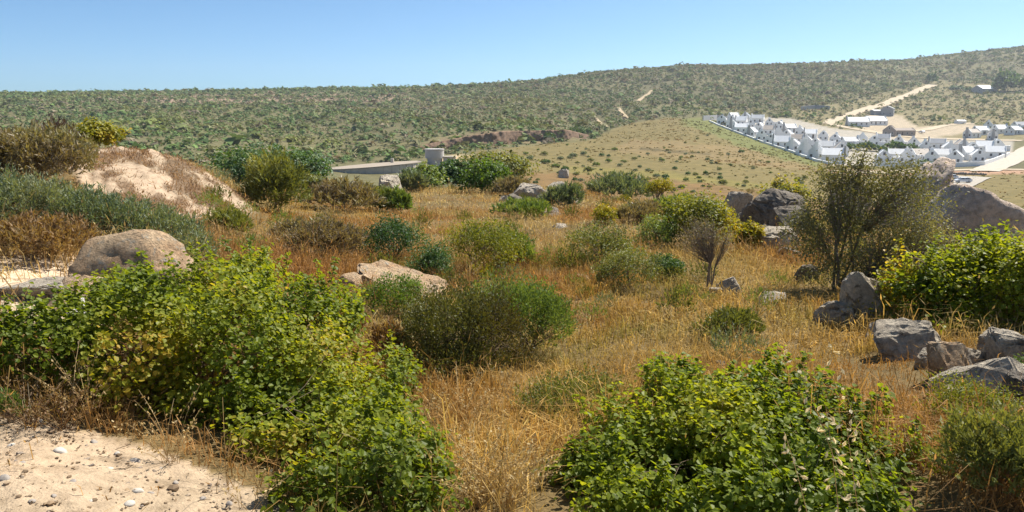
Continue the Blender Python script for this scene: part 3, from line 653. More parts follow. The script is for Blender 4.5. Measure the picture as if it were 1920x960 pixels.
def plant(name, label, base, lobes, mat, kind, n_cl, per, leaf, seed, stem_mat='twig', nl=8, stem_r=.008, twig=.12, cat='shrub', group=None, part='foliage',
          inner=.45, upb=.5, bump=.22, extra=None, zmin=-.35, n_stem=None, keep=None, shoots=0, trunkname='stem'):
    r = rng(seed); base = np.asarray(base, float)
    C, d = lobes_points(lobes, n_cl, r, inner, zmin, bump, seed)
    gz = H(C[:, 0], C[:, 1]); ok = C[:, 2] > gz + .02
    if keep is not None: ok &= keep(C)
    C, d = C[ok], d[ok]
    SHP = None
    if shoots:                                   # upright leafy shoots that break the outline
        up = np.flatnonzero(d[:, 2] > .25); up = r.choice(up, min(shoots, len(up)), replace=False); hs = r.uniform(.07, .19, len(up)); ln = r.normal(0, .3, (len(up), 3)) * np.array([1, 1, 0]) + np.array([0, 0, 1])
        f = np.array([.3, .55, .8, 1.0])[None, :, None]; SHP = C[up][:, None] + ln[:, None] * hs[:, None, None] * np.concatenate([np.zeros((1, 1, 1)), f], 1)
        tw = np.repeat(d[up], 4, 0); C = np.concatenate([C, SHP[:, 1:].reshape(-1, 3)]); d = np.concatenate([d, tw])
    root = thing(name, label, cat, base, group=group)
    g = Geo(); n = len(C); rep = np.repeat(np.arange(n), per)
    tintc = np.clip(.5 + .9 * vnoise(C * 2.2 + seed, seed + 9), 0, 1)
    tint = np.clip(tintc[rep] * .6 + .4 * r.random(n * per), 0, 1)
    if kind == 'broad':
        P = C[rep] + r.normal(0, 1, (n * per, 3)) * np.where(np.arange(n) >= n - shoots * 4, twig * .25, twig * .5)[rep][:, None]
        N = d[rep] * .45 + np.array([.2, .1, upb + .15]) + .75 * unit(r, n * per)
        scatter(g, P, N, leaf * r.uniform(.6, 1.25, n * per), LEAF, r, tint)
    elif kind == 'oval':
        P = C[rep] + r.normal(0, twig * .5, (n * per, 3))
        N = d[rep] * .4 + np.array([0, 0, .3]) + .9 * unit(r, n * per)
        scatter(g, P, N, leaf * r.uniform(.6, 1.25, n * per), OVAL, r, tint)
    else:            # fine: needles set along upright twigs
        ax = d * .7 + np.array([0, 0, .75]) + .35 * unit(r, n); ax /= np.linalg.norm(ax, axis=1, keepdims=True)
        s = r.random(n * per); P = C[rep] + ax[rep] * (s * twig)[:, None] + r.normal(0, twig * .07, (n * per, 3))
        al = ax[rep] + .75 * unit(r, n * per); N = unit(r, n * per)
        scatter(g, P, N, leaf * r.uniform(.6, 1.3, n * per), NEEDLE if kind == 'fine' else OVAL, r, tint, al)
    f = g.obj(part, M[mat], root, None, False, base); tag(f, kind='stuff')
    g2 = Geo(); sel = C if n_stem is None else C[r.choice(len(C), min(n_stem, len(C)), replace=False)]
    stems(g2, base, sel, nl, r, stem_r, spread=stem_r * 4)
    if SHP is not None: tubes(g2, SHP, stem_r * .3 * np.linspace(1, .5, 5)[None] * np.ones((len(SHP), 1)), 3)
    g2.obj(trunkname, M[stem_mat], root, None, True, base)
    if extra:                                    # the largest leaves, one by one
        cd = np.linalg.norm(C - np.array([0, 0, CAMZ]), axis=1); pick = np.argsort(cd - .5 * (d[:, 2] - d[:, 1]))[:extra * 3:3]
        for j in pick:
            o = link('leaf', LEAFM[mat][int(r.integers(0, 4))], root, C[j] + d[j] * .025 - base); nn = Vector(d[j] * .45 + np.array([.2, .1, .65]) + .6 * unit(r, 1)[0])
            q = nn.to_track_quat('Z', 'Y'); q.rotate(Euler((0, 0, 0))); o.rotation_mode = 'QUATERNION'; o.rotation_quaternion = q @ Euler((0, 0, r.uniform(0, 6.28))).to_quaternion(); z = leaf * r.uniform(.9, 1.35); o.scale = (z, z, z)
    return root
def px_lobe(px, row, r, wpx, hpx, dm=None):          # ellipsoid centred on a photo pixel at a known range
    x, y, z = pdir(px, row); hh = math.hypot(x, y); m = r / FPX
    return (r * x / hh, r * y / hh, CAMZ + r * z / hh, wpx / 2 * m, (dm if dm else wpx / 2 * m), hpx / 2 * m)
def shrub(px, row, w, h, mat, kind, label, seed, r=None, n=None, leaf=None, name='shrub', lob=5, group=None, cat='shrub', **kw):
    """a shrub whose foot stands on the photo pixel (px,row), w x h photo pixels large"""
    p = at_range(px, r) if r else G(px, row)
    m = mpp(p); W, Hh = w * m, h * m; q = rng(seed + 1000)
    a = math.atan2(p[0], p[1]); p = p + np.array([math.sin(a), math.cos(a), 0]) * W * .35; p[2] = float(H(p[:1], p[1:2])[0])
    L = []
    for i in range(lob):
        an = q.uniform(0, 6.28); rr = 0 if i == 0 else q.uniform(.35, .62)
        sx = .42 if i == 0 else q.uniform(.22, .32)
        cz = Hh * (.42 if i == 0 else q.uniform(.25, .5)); hz = Hh * (.56 if i == 0 else q.uniform(.32, .46))
        L.append((p[0] + math.cos(an) * rr * W * .55, p[1] + math.sin(an) * rr * W * .55, p[2] + cz, W * sx, W * sx, hz))
    d = float(np.hypot(p[0], p[1]))
    lf = leaf or max(.014, d * .0034)
    area = W * Hh
    n = n or int(np.clip(area / (lf * lf) * (1.7 if kind != 'fine' else 2.2), 420, 2300))
    per = kw.pop('per', 9 if kind == 'fine' else 8)
    return plant(name, label, p, L, mat, kind, n, per, lf * (1.9 if kind == 'fine' else 1.0), seed, nl=7, stem_r=max(.003, W * .007), twig=max(.035, Hh * (.2 if kind == 'fine' else .11)), cat=cat, group=group, n_stem=140, bump=.38, **kw)

# the three bright round-leafed bushes in front
LEAFM = {m: [make_mesh('leaf', LEAF[0], None, LEAF[2], False, {'tint': np.full(6, t)}, [M[m]]) for t in (.2, .45, .6, .85)] for m in ('broad', 'broad_dark')}
F1 = [px_lobe(60, 650, 4.6, 230, 170, .4), px_lobe(240, 665, 4.5, 330, 300, .5), px_lobe(430, 690, 4.4, 330, 360, .55), px_lobe(560, 760, 4.2, 320, 330, .55),
      px_lobe(420, 560, 5.2, 260, 150, .5), px_lobe(690, 850, 3.9, 300, 240, .5), px_lobe(600, 620, 4.8, 200, 200, .5), px_lobe(560, 880, 3.9, 240, 180, .35), px_lobe(720, 740, 4.5, 160, 160, .4),
      px_lobe(230, 560, 5.2, 110, 100, .3), px_lobe(330, 790, 4.25, 260, 160, .35), px_lobe(800, 900, 3.6, 110, 110, .3), px_lobe(-110, 670, 4.6, 200, 170, .4), px_lobe(470, 520, 5.5, 120, 90, .3), px_lobe(730, 905, 3.0, 250, 180, .25), px_lobe(600, 925, 3.0, 190, 140, .22), px_lobe(810, 950, 2.8, 110, 100, .2), px_lobe(500, 850, 3.6, 170, 170, .28), px_lobe(620, 850, 3.5, 220, 190, .35), px_lobe(700, 830, 3.5, 200, 180, .35), px_lobe(560, 800, 3.9, 200, 200, .35), px_lobe(780, 880, 3.2, 150, 150, .25)]
F1 = [(a, b, c, d * .84, e * .84, f * .80) for a, b, c, d, e, f in F1]
plant('round_leafed_bush', 'sprawling bright green round leafed bush beside the sandy ground', at_range(380, 4.7, 700), F1, 'broad', 'broad', 5700, 9, .028, 101, nl=26, stem_r=.008, twig=.062, cat='bush', n_stem=420, inner=.5, bump=.42, extra=170, shoots=150)
F2 = [px_lobe(1230, 880, 3.4, 360, 260, .45), px_lobe(1400, 850, 3.4, 320, 270, .5), px_lobe(1560, 900, 3.3, 330, 240, .45), px_lobe(1280, 770, 3.9, 160, 170, .35), px_lobe(1455, 760, 3.8, 170, 130, .35),
      px_lobe(1660, 950, 3.2, 190, 170, .35), px_lobe(1110, 920, 3.2, 190, 190, .3), px_lobe(1350, 990, 3.0, 500, 160, .3), px_lobe(1240, 715, 4.2, 70, 80, .2), px_lobe(1580, 830, 3.6, 160, 130, .3), px_lobe(1340, 790, 3.8, 240, 150, .4), px_lobe(1200, 980, 2.8, 280, 180, .25), px_lobe(1400, 985, 2.75, 280, 190, .25), px_lobe(1590, 985, 2.75, 260, 160, .25)]
F2 = [(a, b, c, d * .88, e * .88, f * .86) for a, b, c, d, e, f in F2]
plant('round_leafed_bush', 'glossy green round leafed bush with pale oat stems in front of it', at_range(1400, 3.6, 900), F2, 'broad_dark', 'broad', 5200, 9, .027, 102, nl=20, stem_r=.007, twig=.055, cat='bush', n_stem=300, inner=.5, bump=.42, extra=170, shoots=110)
F3 = [px_lobe(1790, 570, 7.0, 210, 150, .5), px_lobe(1890, 560, 6.9, 170, 170, .5), px_lobe(1720, 565, 7.0, 130, 110, .35), px_lobe(1960, 560, 6.9, 220, 190, .6), px_lobe(1860, 620, 6.7, 240, 90, .4), px_lobe(1780, 520, 7.2, 130, 60, .3), px_lobe(1895, 500, 7.2, 90, 60, .3)]
plant('round_leafed_bush', 'dense bright green bush beside the upright lichen covered block', at_range(1830, 7.0, 620), F3, 'broad', 'broad', 2600, 9, .033, 103, nl=16, stem_r=.010, twig=.075, cat='bush', n_stem=250, inner=.5, bump=.42, shoots=70)

# big rounded shrubs in the middle of the slope
F4 = [px_lobe(855, 650, 5.4, 200, 180, .40), px_lobe(805, 650, 5.4, 110, 130, .3), px_lobe(920, 650, 5.3, 130, 170, .33), px_lobe(860, 710, 5.1, 180, 100, .3)]
F4 = [(a, b, c, d * .9, e * .9, f * 1.08) for a, b, c, d, e, f in F4]
plant('rounded_shrub', 'big rounded olive shrub with dark brown inside on the grass slope', at_range(860, 5.3, 720), F4, 'olive_dark', 'twig', 2600, 11, .021, 104, nl=22, stem_r=.009, twig=.13, n_stem=500, inner=.35, bump=.28)
F4b = [px_lobe(990, 610, 5.9, 160, 130, .35), px_lobe(930, 595, 6.0, 130, 95, .3), px_lobe(1030, 625, 5.8, 80, 110, .25)]
F4b = [(a, b, c, d * .85, e * .85, f * .95) for a, b, c, d, e, f in F4b]
plant('rounded_shrub', 'soft green fine leafed shrub growing into the big olive shrub', at_range(990, 6.0, 680), F4b, 'fine', 'twig', 1700, 11, .021, 105, nl=16, stem_r=.007, twig=.14, n_stem=260, inner=.4)
F5 = [px_lobe(1060, 790, 4.2, 200, 130, .3), px_lobe(1000, 830, 4.1, 110, 130, .25), px_lobe(1130, 780, 4.3, 120, 100, .25)]
plant('low_shrub', 'greyish olive low shrub between the tall straw and the glossy bush', at_range(1050, 4.2, 850), F5, 'olive', 'twig', 1500, 11, .017, 106, nl=16, stem_r=.006, twig=.10, n_stem=260, inner=.4)

SH = [ # px, foot row, width, height, material, kind, label, range
 (740, 497, 120, 82, 'dark', 'oval', 'dark green dome shaped shrub above the long tan slab', None),
 (815, 540, 85, 78, 'dark', 'oval', 'dark green shrub squeezed against the right end of the tan slab', None),
 (900, 520, 150, 98, 'yellow', 'oval', 'yellow green shrub with pale straw at its foot', None),
 (968, 502, 62, 52, 'fine', 'fine', 'small mid green shrub on the right flank of the yellow green one', None),
 (738, 600, 100, 74, 'bright', 'oval', 'fresh green leafy shrub in front of the long tan slab', None),
 (600, 500, 125, 66, 'grey', 'fine', 'grey brown dry shrub left of the dark dome shaped shrub', None),
 (1125, 506, 130, 78, 'olive', 'oval', 'round olive shrub with a dark shaded side standing alone in brown grass', None),
 (1180, 550, 112, 72, 'olive', 'oval', 'olive shrub in front of the round lone one', None),
 (1250, 528, 62, 42, 'dark', 'oval', 'small dark green shrub to the right of the paired olive shrubs', None),
 (1132, 421, 48, 32, 'yellow', 'oval', 'small yellow green shrub below the grey green brush', None),
 (1312, 476, 130, 98, 'yellow', 'broad', 'yellow flowering leafy bush in front of the pointed boulder', None),
 (1404, 474, 50, 50, 'yellow', 'broad', 'yellow leafed branching shrub below the dark angular boulder', None),
 (1466, 402, 84, 56, 'yellow', 'broad', 'green and yellow bush behind the dark angular boulder', None),
 (1230, 475, 80, 66, 'fine', 'oval', 'mixed green shrub at the left foot of the yellow flowering bush', None),
 (1155, 386, 118, 42, 'bluegreen', 'fine', 'wide grey green brush along the far edge of the knoll', 40),
 (1060, 392, 60, 34, 'bluegreen', 'fine', 'grey green brush beside the pale slanted boulder', None),
 (978, 411, 100, 26, 'fine', 'fine', 'low green mat of shrub above the rust brown grass', None),
 (1205, 420, 90, 30, 'grey', 'fine', 'dry grey brush between the umbrella shaped shrub and yellow bush', None),
 (1270, 405, 60, 26, 'fine', 'fine', 'low green shrub right of the umbrella shaped shrub', None),
 (522, 405, 100, 86, 'olive', 'fine', 'olive grey shrub standing in orange grass below the dark thicket', None),
 (645, 400, 110, 48, 'grey', 'fine', 'grey twiggy shrub right of the olive grey one in orange grass', None),
 (712, 398, 84, 42, 'olive', 'oval', 'olive shrub at the right end of the grey twiggy row', None),
 (742, 400, 52, 36, 'fine', 'fine', 'low green tuft shrub at the edge of the pale straw', None),
 (500, 348, 215, 76, 'dark', 'broad', 'large dark green thicket in front of the reservoir', 42),
 (585, 338, 60, 26, 'olive', 'broad', 'olive bush at the right end of the dark thicket', 40),
 (690, 346, 110, 18, 'yellow', 'broad', 'low yellowish bushes just below the round reservoir', 48),
 (800, 360, 80, 42, 'fine', 'broad', 'mixed green bush below the water tower', 40),
 (775, 366, 44, 30, 'bluegreen', 'fine', 'small grey green bush below the round reservoir', 38),
 (920, 352, 150, 62, 'olive', 'broad', 'wide brownish olive thicket right of the water tower', 44),
 (848, 362, 70, 48, 'dark', 'broad', 'dark bush at the left end of the brownish thicket', 43),
 (912, 372, 92, 54, 'bright', 'broad', 'vivid green bush in front of the brownish thicket', 36),
 (960, 368, 50, 26, 'grey', 'fine', 'grey brush between the vivid green bush and the knoll boulders', 34),
 (85, 352, 120, 84, 'grey', 'fine', 'tall grey brown dry shrub on the rise above the creeping shrub', 12.5),
 (124, 312, 60, 66, 'purple', 'fine', 'purple brown dead shrub at the shoulder of the sandy mound', 14),
 (20, 346, 110, 66, 'grey', 'fine', 'pale dry shrub left of the tall grey brown one', 12.8),
 (198, 272, 74, 46, 'yellow', 'broad', 'yellow green bush on the crest behind the sandy mound', 20),
 (60, 505, 150, 62, 'brown', 'fine', 'tangled dry brown brush on the sandy bank', None),
 (175, 452, 150, 42, 'brown', 'fine', 'low dry brown brush behind the big tan boulder', None),
 (425, 452, 66, 44, 'olive', 'fine', 'small dark brush at the foot of the sandy mound', None),
 (560, 470, 90, 40, 'grey', 'fine', 'sparse grey brown brush in thin grass left of the slab', None),
 (1805, 835, 150, 92, 'yellow', 'oval', 'yellowish fine leafed bush below the broad slanting slab', None),
 (1850, 955, 180, 120, 'olive', 'fine', 'straggly olive bush at the foot of the dark split rock', None),
 (1905, 740, 40, 50, 'fine', 'oval', 'green sprig growing among the stacked grey stones', None),
 (1380, 640, 90, 40, 'olive', 'fine', 'faint olive tuft in golden grass above the thin pale flake', None),
 (640, 650, 70, 60, 'brown', 'fine', 'dry brown brush between the small tan stone and the round leafed bush', None),
 (730, 690, 60, 70, 'brown', 'fine', 'withered brush in the shade left of the big olive shrub', None),
]
for i, (px, row, w, h, mat, kind, lab, rr) in enumerate(SH):
    shrub(px, row, w * 1.14, h * 1.1, mat, kind, lab, 200 + i, r=rr)

# grey green shrub creeping down the left slope
def creeping():
    L = []
    q = rng(5)
    for px, row, w, h in [(10, 395, 130, 75), (80, 400, 150, 70), (160, 412, 150, 66), (230, 425, 150, 62), (300, 448, 140, 66), (350, 480, 100, 60), (-80, 400, 140, 80)]:
        p = G(px, row + h * .5); m = mpp(p)
        L.append((p[0], p[1], p[2] + h * m * .35, w * m * .5, w * m * .4, h * m * .6))
    b = np.array(L[2][:3]); b[2] = float(H(b[:1], b[1:2])[0])
    plant('creeping_shrub', 'grey green feathery shrub creeping down the slope behind the tan boulder', b, L, 'bluegreen', 'fine', 3200, 10, .045, 150, nl=20, stem_r=.008, twig=.14, n_stem=300, inner=.5)
creeping()

# the twiggy tree, the spindly sapling and the umbrella-shaped shrub
TR = 9.4
tb = at_range(1575, TR, 550)
TL = [px_lobe(1600, 370, TR, 150, 130, .40), px_lobe(1545, 430, TR, 120, 120, .35), px_lobe(1690, 400, TR, 150, 150, .4), px_lobe(1730, 455, TR, 110, 90, .3), px_lobe(1625, 455, TR, 170, 120, .4),
      px_lobe(1612, 315, TR, 60, 60, .2), px_lobe(1690, 335, TR, 80, 60, .25), px_lobe(1515, 480, TR, 80, 70, .25), px_lobe(1660, 495, TR, 150, 70, .3), px_lobe(1735, 495, TR, 90, 50, .25), px_lobe(1560, 345, TR, 80, 70, .25), px_lobe(1500, 440, TR, 60, 70, .2), px_lobe(1765, 470, TR, 60, 60, .2), px_lobe(1600, 505, TR, 130, 60, .3), px_lobe(1545, 525, TR, 90, 40, .2), px_lobe(1650, 528, TR, 110, 40, .2)]
plant('twiggy_tree', 'twiggy half bare tree with sparse olive leaves before the granite boulders', tb, TL, 'treeleaf', 'oval', 2900, 10, .032, 160, stem_mat='bark', nl=10, stem_r=.020, twig=.12, cat='tree', part='crown', inner=.2, n_stem=420, trunkname='trunk')
sb = at_range(1330, 8.9, 530)
SL = [px_lobe(1315, 440, 8.9, 90, 70, .2), px_lobe(1350, 455, 8.9, 60, 50, .15), px_lobe(1300, 465, 8.9, 50, 40, .15)]
plant('spindly_sapling', 'spindly grey sapling with bare bent stem before the yellow flowering bush', sb, SL, 'grey', 'oval', 330, 6, .018, 161, stem_mat='bark', nl=6, stem_r=.010, twig=.08, cat='tree', part='crown', inner=.2, trunkname='trunk')
ub = at_range(1233, 31, 380)
UL = [px_lobe(1235, 352, 31, 42, 22, None), px_lobe(1245, 348, 31, 26, 14, None)]
plant('umbrella_shrub', 'lone umbrella shaped shrub with yellow green top at the knoll edge', ub, UL, 'yellow', 'oval', 420, 8, .075, 162, stem_mat='bark', nl=9, stem_r=.03, twig=.16, cat='shrub', inner=.3, n_stem=80)

# ------------------------------------------------------------------ dry grass over the knoll
GSP = [ # photo px, row, spread x, spread y, colour, weight
 (1300, 620, 330, 110, (.46, .32, .11), 1.2), (1500, 660, 200, 110, (.47, .30, .10), 1.2), (900, 850, 90, 140, (.56, .38, .14), 1.6), (1650, 800, 120, 90, (.46, .27, .09), 1.0),
 (960, 430, 170, 36, (.40, .165, .06), 2.4), (1060, 470, 110, 60, (.45, .26, .11), 1.0), (560, 400, 110, 22, (.60, .34, .06), 1.7), (840, 380, 120, 16, (.62, .50, .28), 1.8), (640, 430, 90, 20, (.52, .34, .13), 1.2),
 (870, 505, 60, 50, (.60, .48, .27), 1.0), (330, 430, 160, 60, (.42, .28, .14), 1.0), (560, 500, 110, 60, (.36, .23, .12), 1.0), (120, 330, 120, 40, (.38, .26, .10), 1.2), (80, 740, 120, 40, (.42, .24, .13), 1.4),
 (1200, 440, 110, 60, (.40, .30, .13), .8), (1420, 500, 120, 40, (.46, .33, .15), 1.0), (1120, 380, 150, 20, (.36, .30, .14), 1.0), (250, 800, 150, 50, (.50, .36, .18), 1.0), (1800, 870, 130, 80, (.40, .27, .11), 1.0),
]
def grass_colour(px, row, x, y, r):
    W = np.full(len(px), .12); C = np.tile(np.array((.42, .28, .11)), (len(px), 1)) * .12
    for gx, gy, sx, sy, c, w in GSP:
        k = w * np.exp(-.5 * (((px - gx) / sx) ** 2 + ((row - gy) / sy) ** 2)); W += k; C += k[:, None] * np.array(c)
    C /= W[:, None]
    g = np.clip(fbm2(x * .9, y * .9, 71, 3) * 2.4 + .16, 0, .8) * (r.random(len(px)) < .75) * np.where(row < 470, .5, 1)
    C = C * (1 - g[:, None]) + np.array((.20, .21, .045)) * g[:, None]
    pt = fbm2(x * .45 + 3, y * .45, 75, 3); a = np.clip(pt * 3.2, 0, .8)[:, None]; b = np.clip(-pt * 3.2, 0, .8)[:, None]
    C = C * (1 - a) + np.array((.46, .37, .20)) * a; C = C * (1 - b) + np.array((.33, .175, .07)) * b
    o = np.clip(fbm2(x * 1.4 + 9, y * 1.4, 73, 3) * 2 - .5, 0, .45)
    C = C * (1 - o[:, None]) + np.array((.50, .24, .05)) * o[:, None]
    C = C * np.array((1.02, 1.0, .87))
    return np.clip(C * r.uniform(.6, 1.4, (len(px), 1)), 0, .85)
def grass():
    r = rng(9); V, T, Cc = [], [], []; off = 0
    amax = math.radians(52)
    for r0, r1, dens, hh, wd, per in ((2.6, 6, 4000, .22, .0022, 3), (6, 12, 1800, .23, .0036, 3), (12, 24, 560, .23, .008, 2), (24, 50, 130, .24, .020, 2), (9, 22.5, 700, .30, .010, 2)):
        n = int(amax * (r1 * r1 - r0 * r0) * dens / 3)
        az = r.uniform(-amax, amax, n); rr = np.sqrt(r.uniform(r0 * r0, r1 * r1, n)); x, y = rr * np.sin(az), rr * np.cos(az); z = H(x, y)
        px, row = to_px(x, y, z)
        dn = .6 + .9 * fbm2(x * .8, y * .8, 81, 3) + .5 * fbm2(x * 3.5, y * 3.5, 83, 2)
        dn[in_poly(px, row, SAND) & (rr < 7)] = .012
        dn[in_poly(px, row, SAND2) & (rr > 4.5) & (rr < 9)] *= .12
        md = in_poly(px, row, MOUND) & (rr > 8) & (rr < 24)
        st = fbm2((x * .8 + y * .5) * 4.2, (y * .8 - x * .5) * 1.3, 44, 4)
        dn = np.where(md, np.where(st > 0, 1.0, .06), dn)
        dn[(row > 885) & (px > 1000) & (px < 1780)] = 0; dn[(row > 720) & (px > 250) & (px < 800) & (rr < 4.6)] *= .25
        left = (px < 600) & (row < 620); dn = np.where(left & ~md, dn * .8, dn)
        for bx, by, br in BOULDER_SPOTS: dn[(x - bx) ** 2 + (y - by) ** 2 < (br * .8) ** 2] = 0
        if r1 == 22.5: dn = np.where(md & (st > .0), .9, np.where(md, .03, 0))
        dn = dn * np.where(np.abs(az) > math.radians(37.5), .24, 1.0)
        k = r.random(n) < dn * 1.15; x, y, z, px, row, rr = x[k], y[k], z[k], px[k], row[k], rr[k]; n = len(x)
        col = grass_colour(px, row, x, y, r)
        mdk = in_poly(px, row, MOUND) & (rr > 8) & (rr < 24); col[mdk] = np.array((.30, .19, .11)) * r.uniform(.7, 1.5, (mdk.sum(), 1))
        hv = hh * np.clip(.75 + 1.1 * fbm2(x * .6, y * .6, 91, 3) + .4 * fbm2(x * 2.2, y * 2.2, 92, 2), .25, 1.6)
        hv = np.where(mdk, hv * .32, hv); hv[in_poly(px, row, SAND)] *= .6
        tuft = np.repeat(np.arange(n), per); m = n * per
        bx = x[tuft] + r.normal(0, .03 if r1 < 13 else .08, m); by = y[tuft] + r.normal(0, .03 if r1 < 13 else .08, m); bz = z[tuft] - .015
        L = hv[tuft] * r.lognormal(0, .35, m); an = r.uniform(0, 6.28, m); lean = r.uniform(.1, 1.3, m)
        dx, dy = np.cos(an) * lean, np.sin(an) * lean; wa = r.uniform(0, 6.28, m); w = wd * r.uniform(.6, 1.4, m)
        wx, wy = np.cos(wa) * w, np.sin(wa) * w
        B = np.stack([bx, by, bz], -1)
        mid = B + np.stack([dx * .35, dy * .35, np.where(lean > .9, .4, .62)], -1) * L[:, None]
        tip = B + np.stack([dx, dy, .95 - .55 * lean], -1) * L[:, None]
        Wv = np.stack([wx, wy, np.zeros(m)], -1)
        cb = col[tuft] * r.uniform(.8, 1.2, (m, 1))
        if r1 < 13:
            v = np.stack([B - Wv, B + Wv, mid + Wv * .8, mid - Wv * .8, tip], 1); t = np.array([[0, 1, 2], [0, 2, 3], [3, 2, 4]]); kk = 5
        else:
            v = np.stack([B - Wv, B + Wv, tip], 1); t = np.array([[0, 1, 2]]); kk = 3
        T.append((np.arange(m)[:, None, None] * kk + t).reshape(-1, 3) + off); V.append(v.reshape(-1, 3)); Cc.append(np.repeat(cb, kk, 0)); off += m * kk
        # seed heads: a fat short blade at the tip of some stalks
        s = r.random(m) < (.30 if r1 < 13 else .22)
        tp = tip[s]; ms = len(tp); dd = np.stack([dx[s] * .8, dy[s] * .8, np.full(ms, .5)], -1) * (L[s] * .22)[:, None]; ww = Wv[s] * 1.5
        v = np.stack([tp - dd * .3, tp + dd * .2 + ww, tp + dd, tp + dd * .2 - ww], 1); t = np.array([[0, 1, 2], [0, 2, 3]])
        T.append((np.arange(ms)[:, None, None] * 4 + t).reshape(-1, 3) + off); V.append(v.reshape(-1, 3)); Cc.append(np.repeat(np.clip(cb[s] * 1.15, 0, .85), 4, 0)); off += ms * 4
    V, T, Cc = np.concatenate(V), np.concatenate(T), np.concatenate(Cc)
    o = link('dry_grass', make_mesh('dry_grass', V, T, None, False, {'Col': Cc}, [M['grass']]))
    tag(o, 'golden and rust coloured dry grass covering the near slope', 'grass', kind='stuff'); print('grass tris', len(T))
grass()

def weeds():
    r = rng(93); meshes = []
    for k, (mat, kind) in enumerate((('fine', NEEDLE), ('olive', OVAL), ('grey', NEEDLE), ('bluegreen', NEEDLE), ('yellow', OVAL))):
        g = Geo(); n = 90; C, d = lobes_points([(0, 0, .28, .42, .42, .34), (.25, .1, .22, .3, .3, .28), (-.2, .2, .2, .3, .3, .26)], n, r, .35, bump=.4); ok = C[:, 2] > .02; C, d = C[ok], d[ok]; rep_ = np.repeat(np.arange(len(C)), 9)
        ax = d * .6 + np.array([0, 0, .8]) + .4 * unit(r, len(C)); P = C[rep_] + ax[rep_] * (r.random(len(rep_)) * .16)[:, None]; P[:, 2] = np.maximum(P[:, 2], .01)
        scatter(g, P, unit(r, len(rep_)), .085 * r.uniform(.6, 1.2, len(rep_)), kind, r, None, ax[rep_] + .7 * unit(r, len(rep_))); stems(g, np.zeros(3), C[:24], 5, r, .01, .03)
        meshes.append(g.mesh('weed', M[mat]))
    nm = ['green needle leafed', 'olive', 'grey dry', 'blue green', 'yellowish']; c = 0
    while c < 130:
        px = r.uniform(380, 1760); row = 345 + 340 * r.random() ** 1.5
        p = G(px, row, 1.2, 45); d = float(np.hypot(p[0], p[1]))
        if px > 1480 and row > 500: continue
        if d > 44 or fbm2(np.array([p[0] * .5]), np.array([p[1] * .5]), 95, 2)[0] < -.05: continue
        if any((p[0] - a) ** 2 + (p[1] - b) ** 2 < (q * 1.1) ** 2 for a, b, q in BOULDER_SPOTS): continue
        k = int(r.choice(5, p=[.3, .3, .15, .15, .1])); s = r.uniform(.16, .34) * (1 + .03 * d); o = link('weed', meshes[k], None, p); o.scale = (s, s, s * r.uniform(.7, 1.1)); o.rotation_euler = (0, 0, r.uniform(0, 6.28))
        tag(o, f'small {nm[k]} weed in the dry grass of the near slope', 'weed', f'{nm[k]} weeds in the dry grass'); c += 1
weeds()

# short tufts that break up the valley field
def field_tufts():
    r = rng(19); n = 12000
    az = r.uniform(math.radians(-6), math.radians(37), n); rr = np.sqrt(r.uniform(75 ** 2, 560 ** 2, n)); x, y = rr * np.sin(az), rr * np.cos(az); z = H(x, y); px, row = to_px(x, y, z)
    k = (in_poly(px, row, FIELD) | in_poly(px, row, GREENBANK)) & (r.random(n) < np.clip(.5 + 1.4 * fbm2(x * .03, y * .03, 23, 3), .08, 1))
    x, y, z, px, row, rr = [a[k] for a in (x, y, z, px, row, rr)]; n = len(x); F = 3; rep = np.repeat(np.arange(n), F); m = n * F
    s = (.35 + .0009 * rr) * r.lognormal(0, .3, n)
    P = np.stack([x, y, z], -1)[rep] + r.normal(0, 1, (m, 3)) * np.array([.5, .5, .04]) * s[rep][:, None] + np.array([0, 0, .1])
    g = Geo(); scatter(g, P, unit(r, m) * .5 + np.array([.3, .3, 1.0]), s[rep], (np.array([[-.5, -.4, 0], [.5, -.3, .06], [0, .6, 0]]), np.array([[0, 1, 2]]), None), r)
    green = fbm2(x * .02, y * .05, 25, 3); gb = in_poly(px, row, GREENBANK)
    C = np.where((green > .12)[:, None] | gb[:, None], np.array((.16, .15, .055)), np.where((green < -.2)[:, None], np.array((.26, .16, .07)), np.array((.24, .195, .085))))
    C = C * r.uniform(.7, 1.3, (n, 1))
    o = link('field_tufts', make_mesh('field_tufts', np.concatenate(g.v), np.concatenate(g.t), None, False, {'Col': np.repeat(C[rep], 3, 0)}, [M['scrub']]))
    tag(o, 'short dry and green tufts of grass on the valley field', 'grass', kind='stuff')
field_tufts()

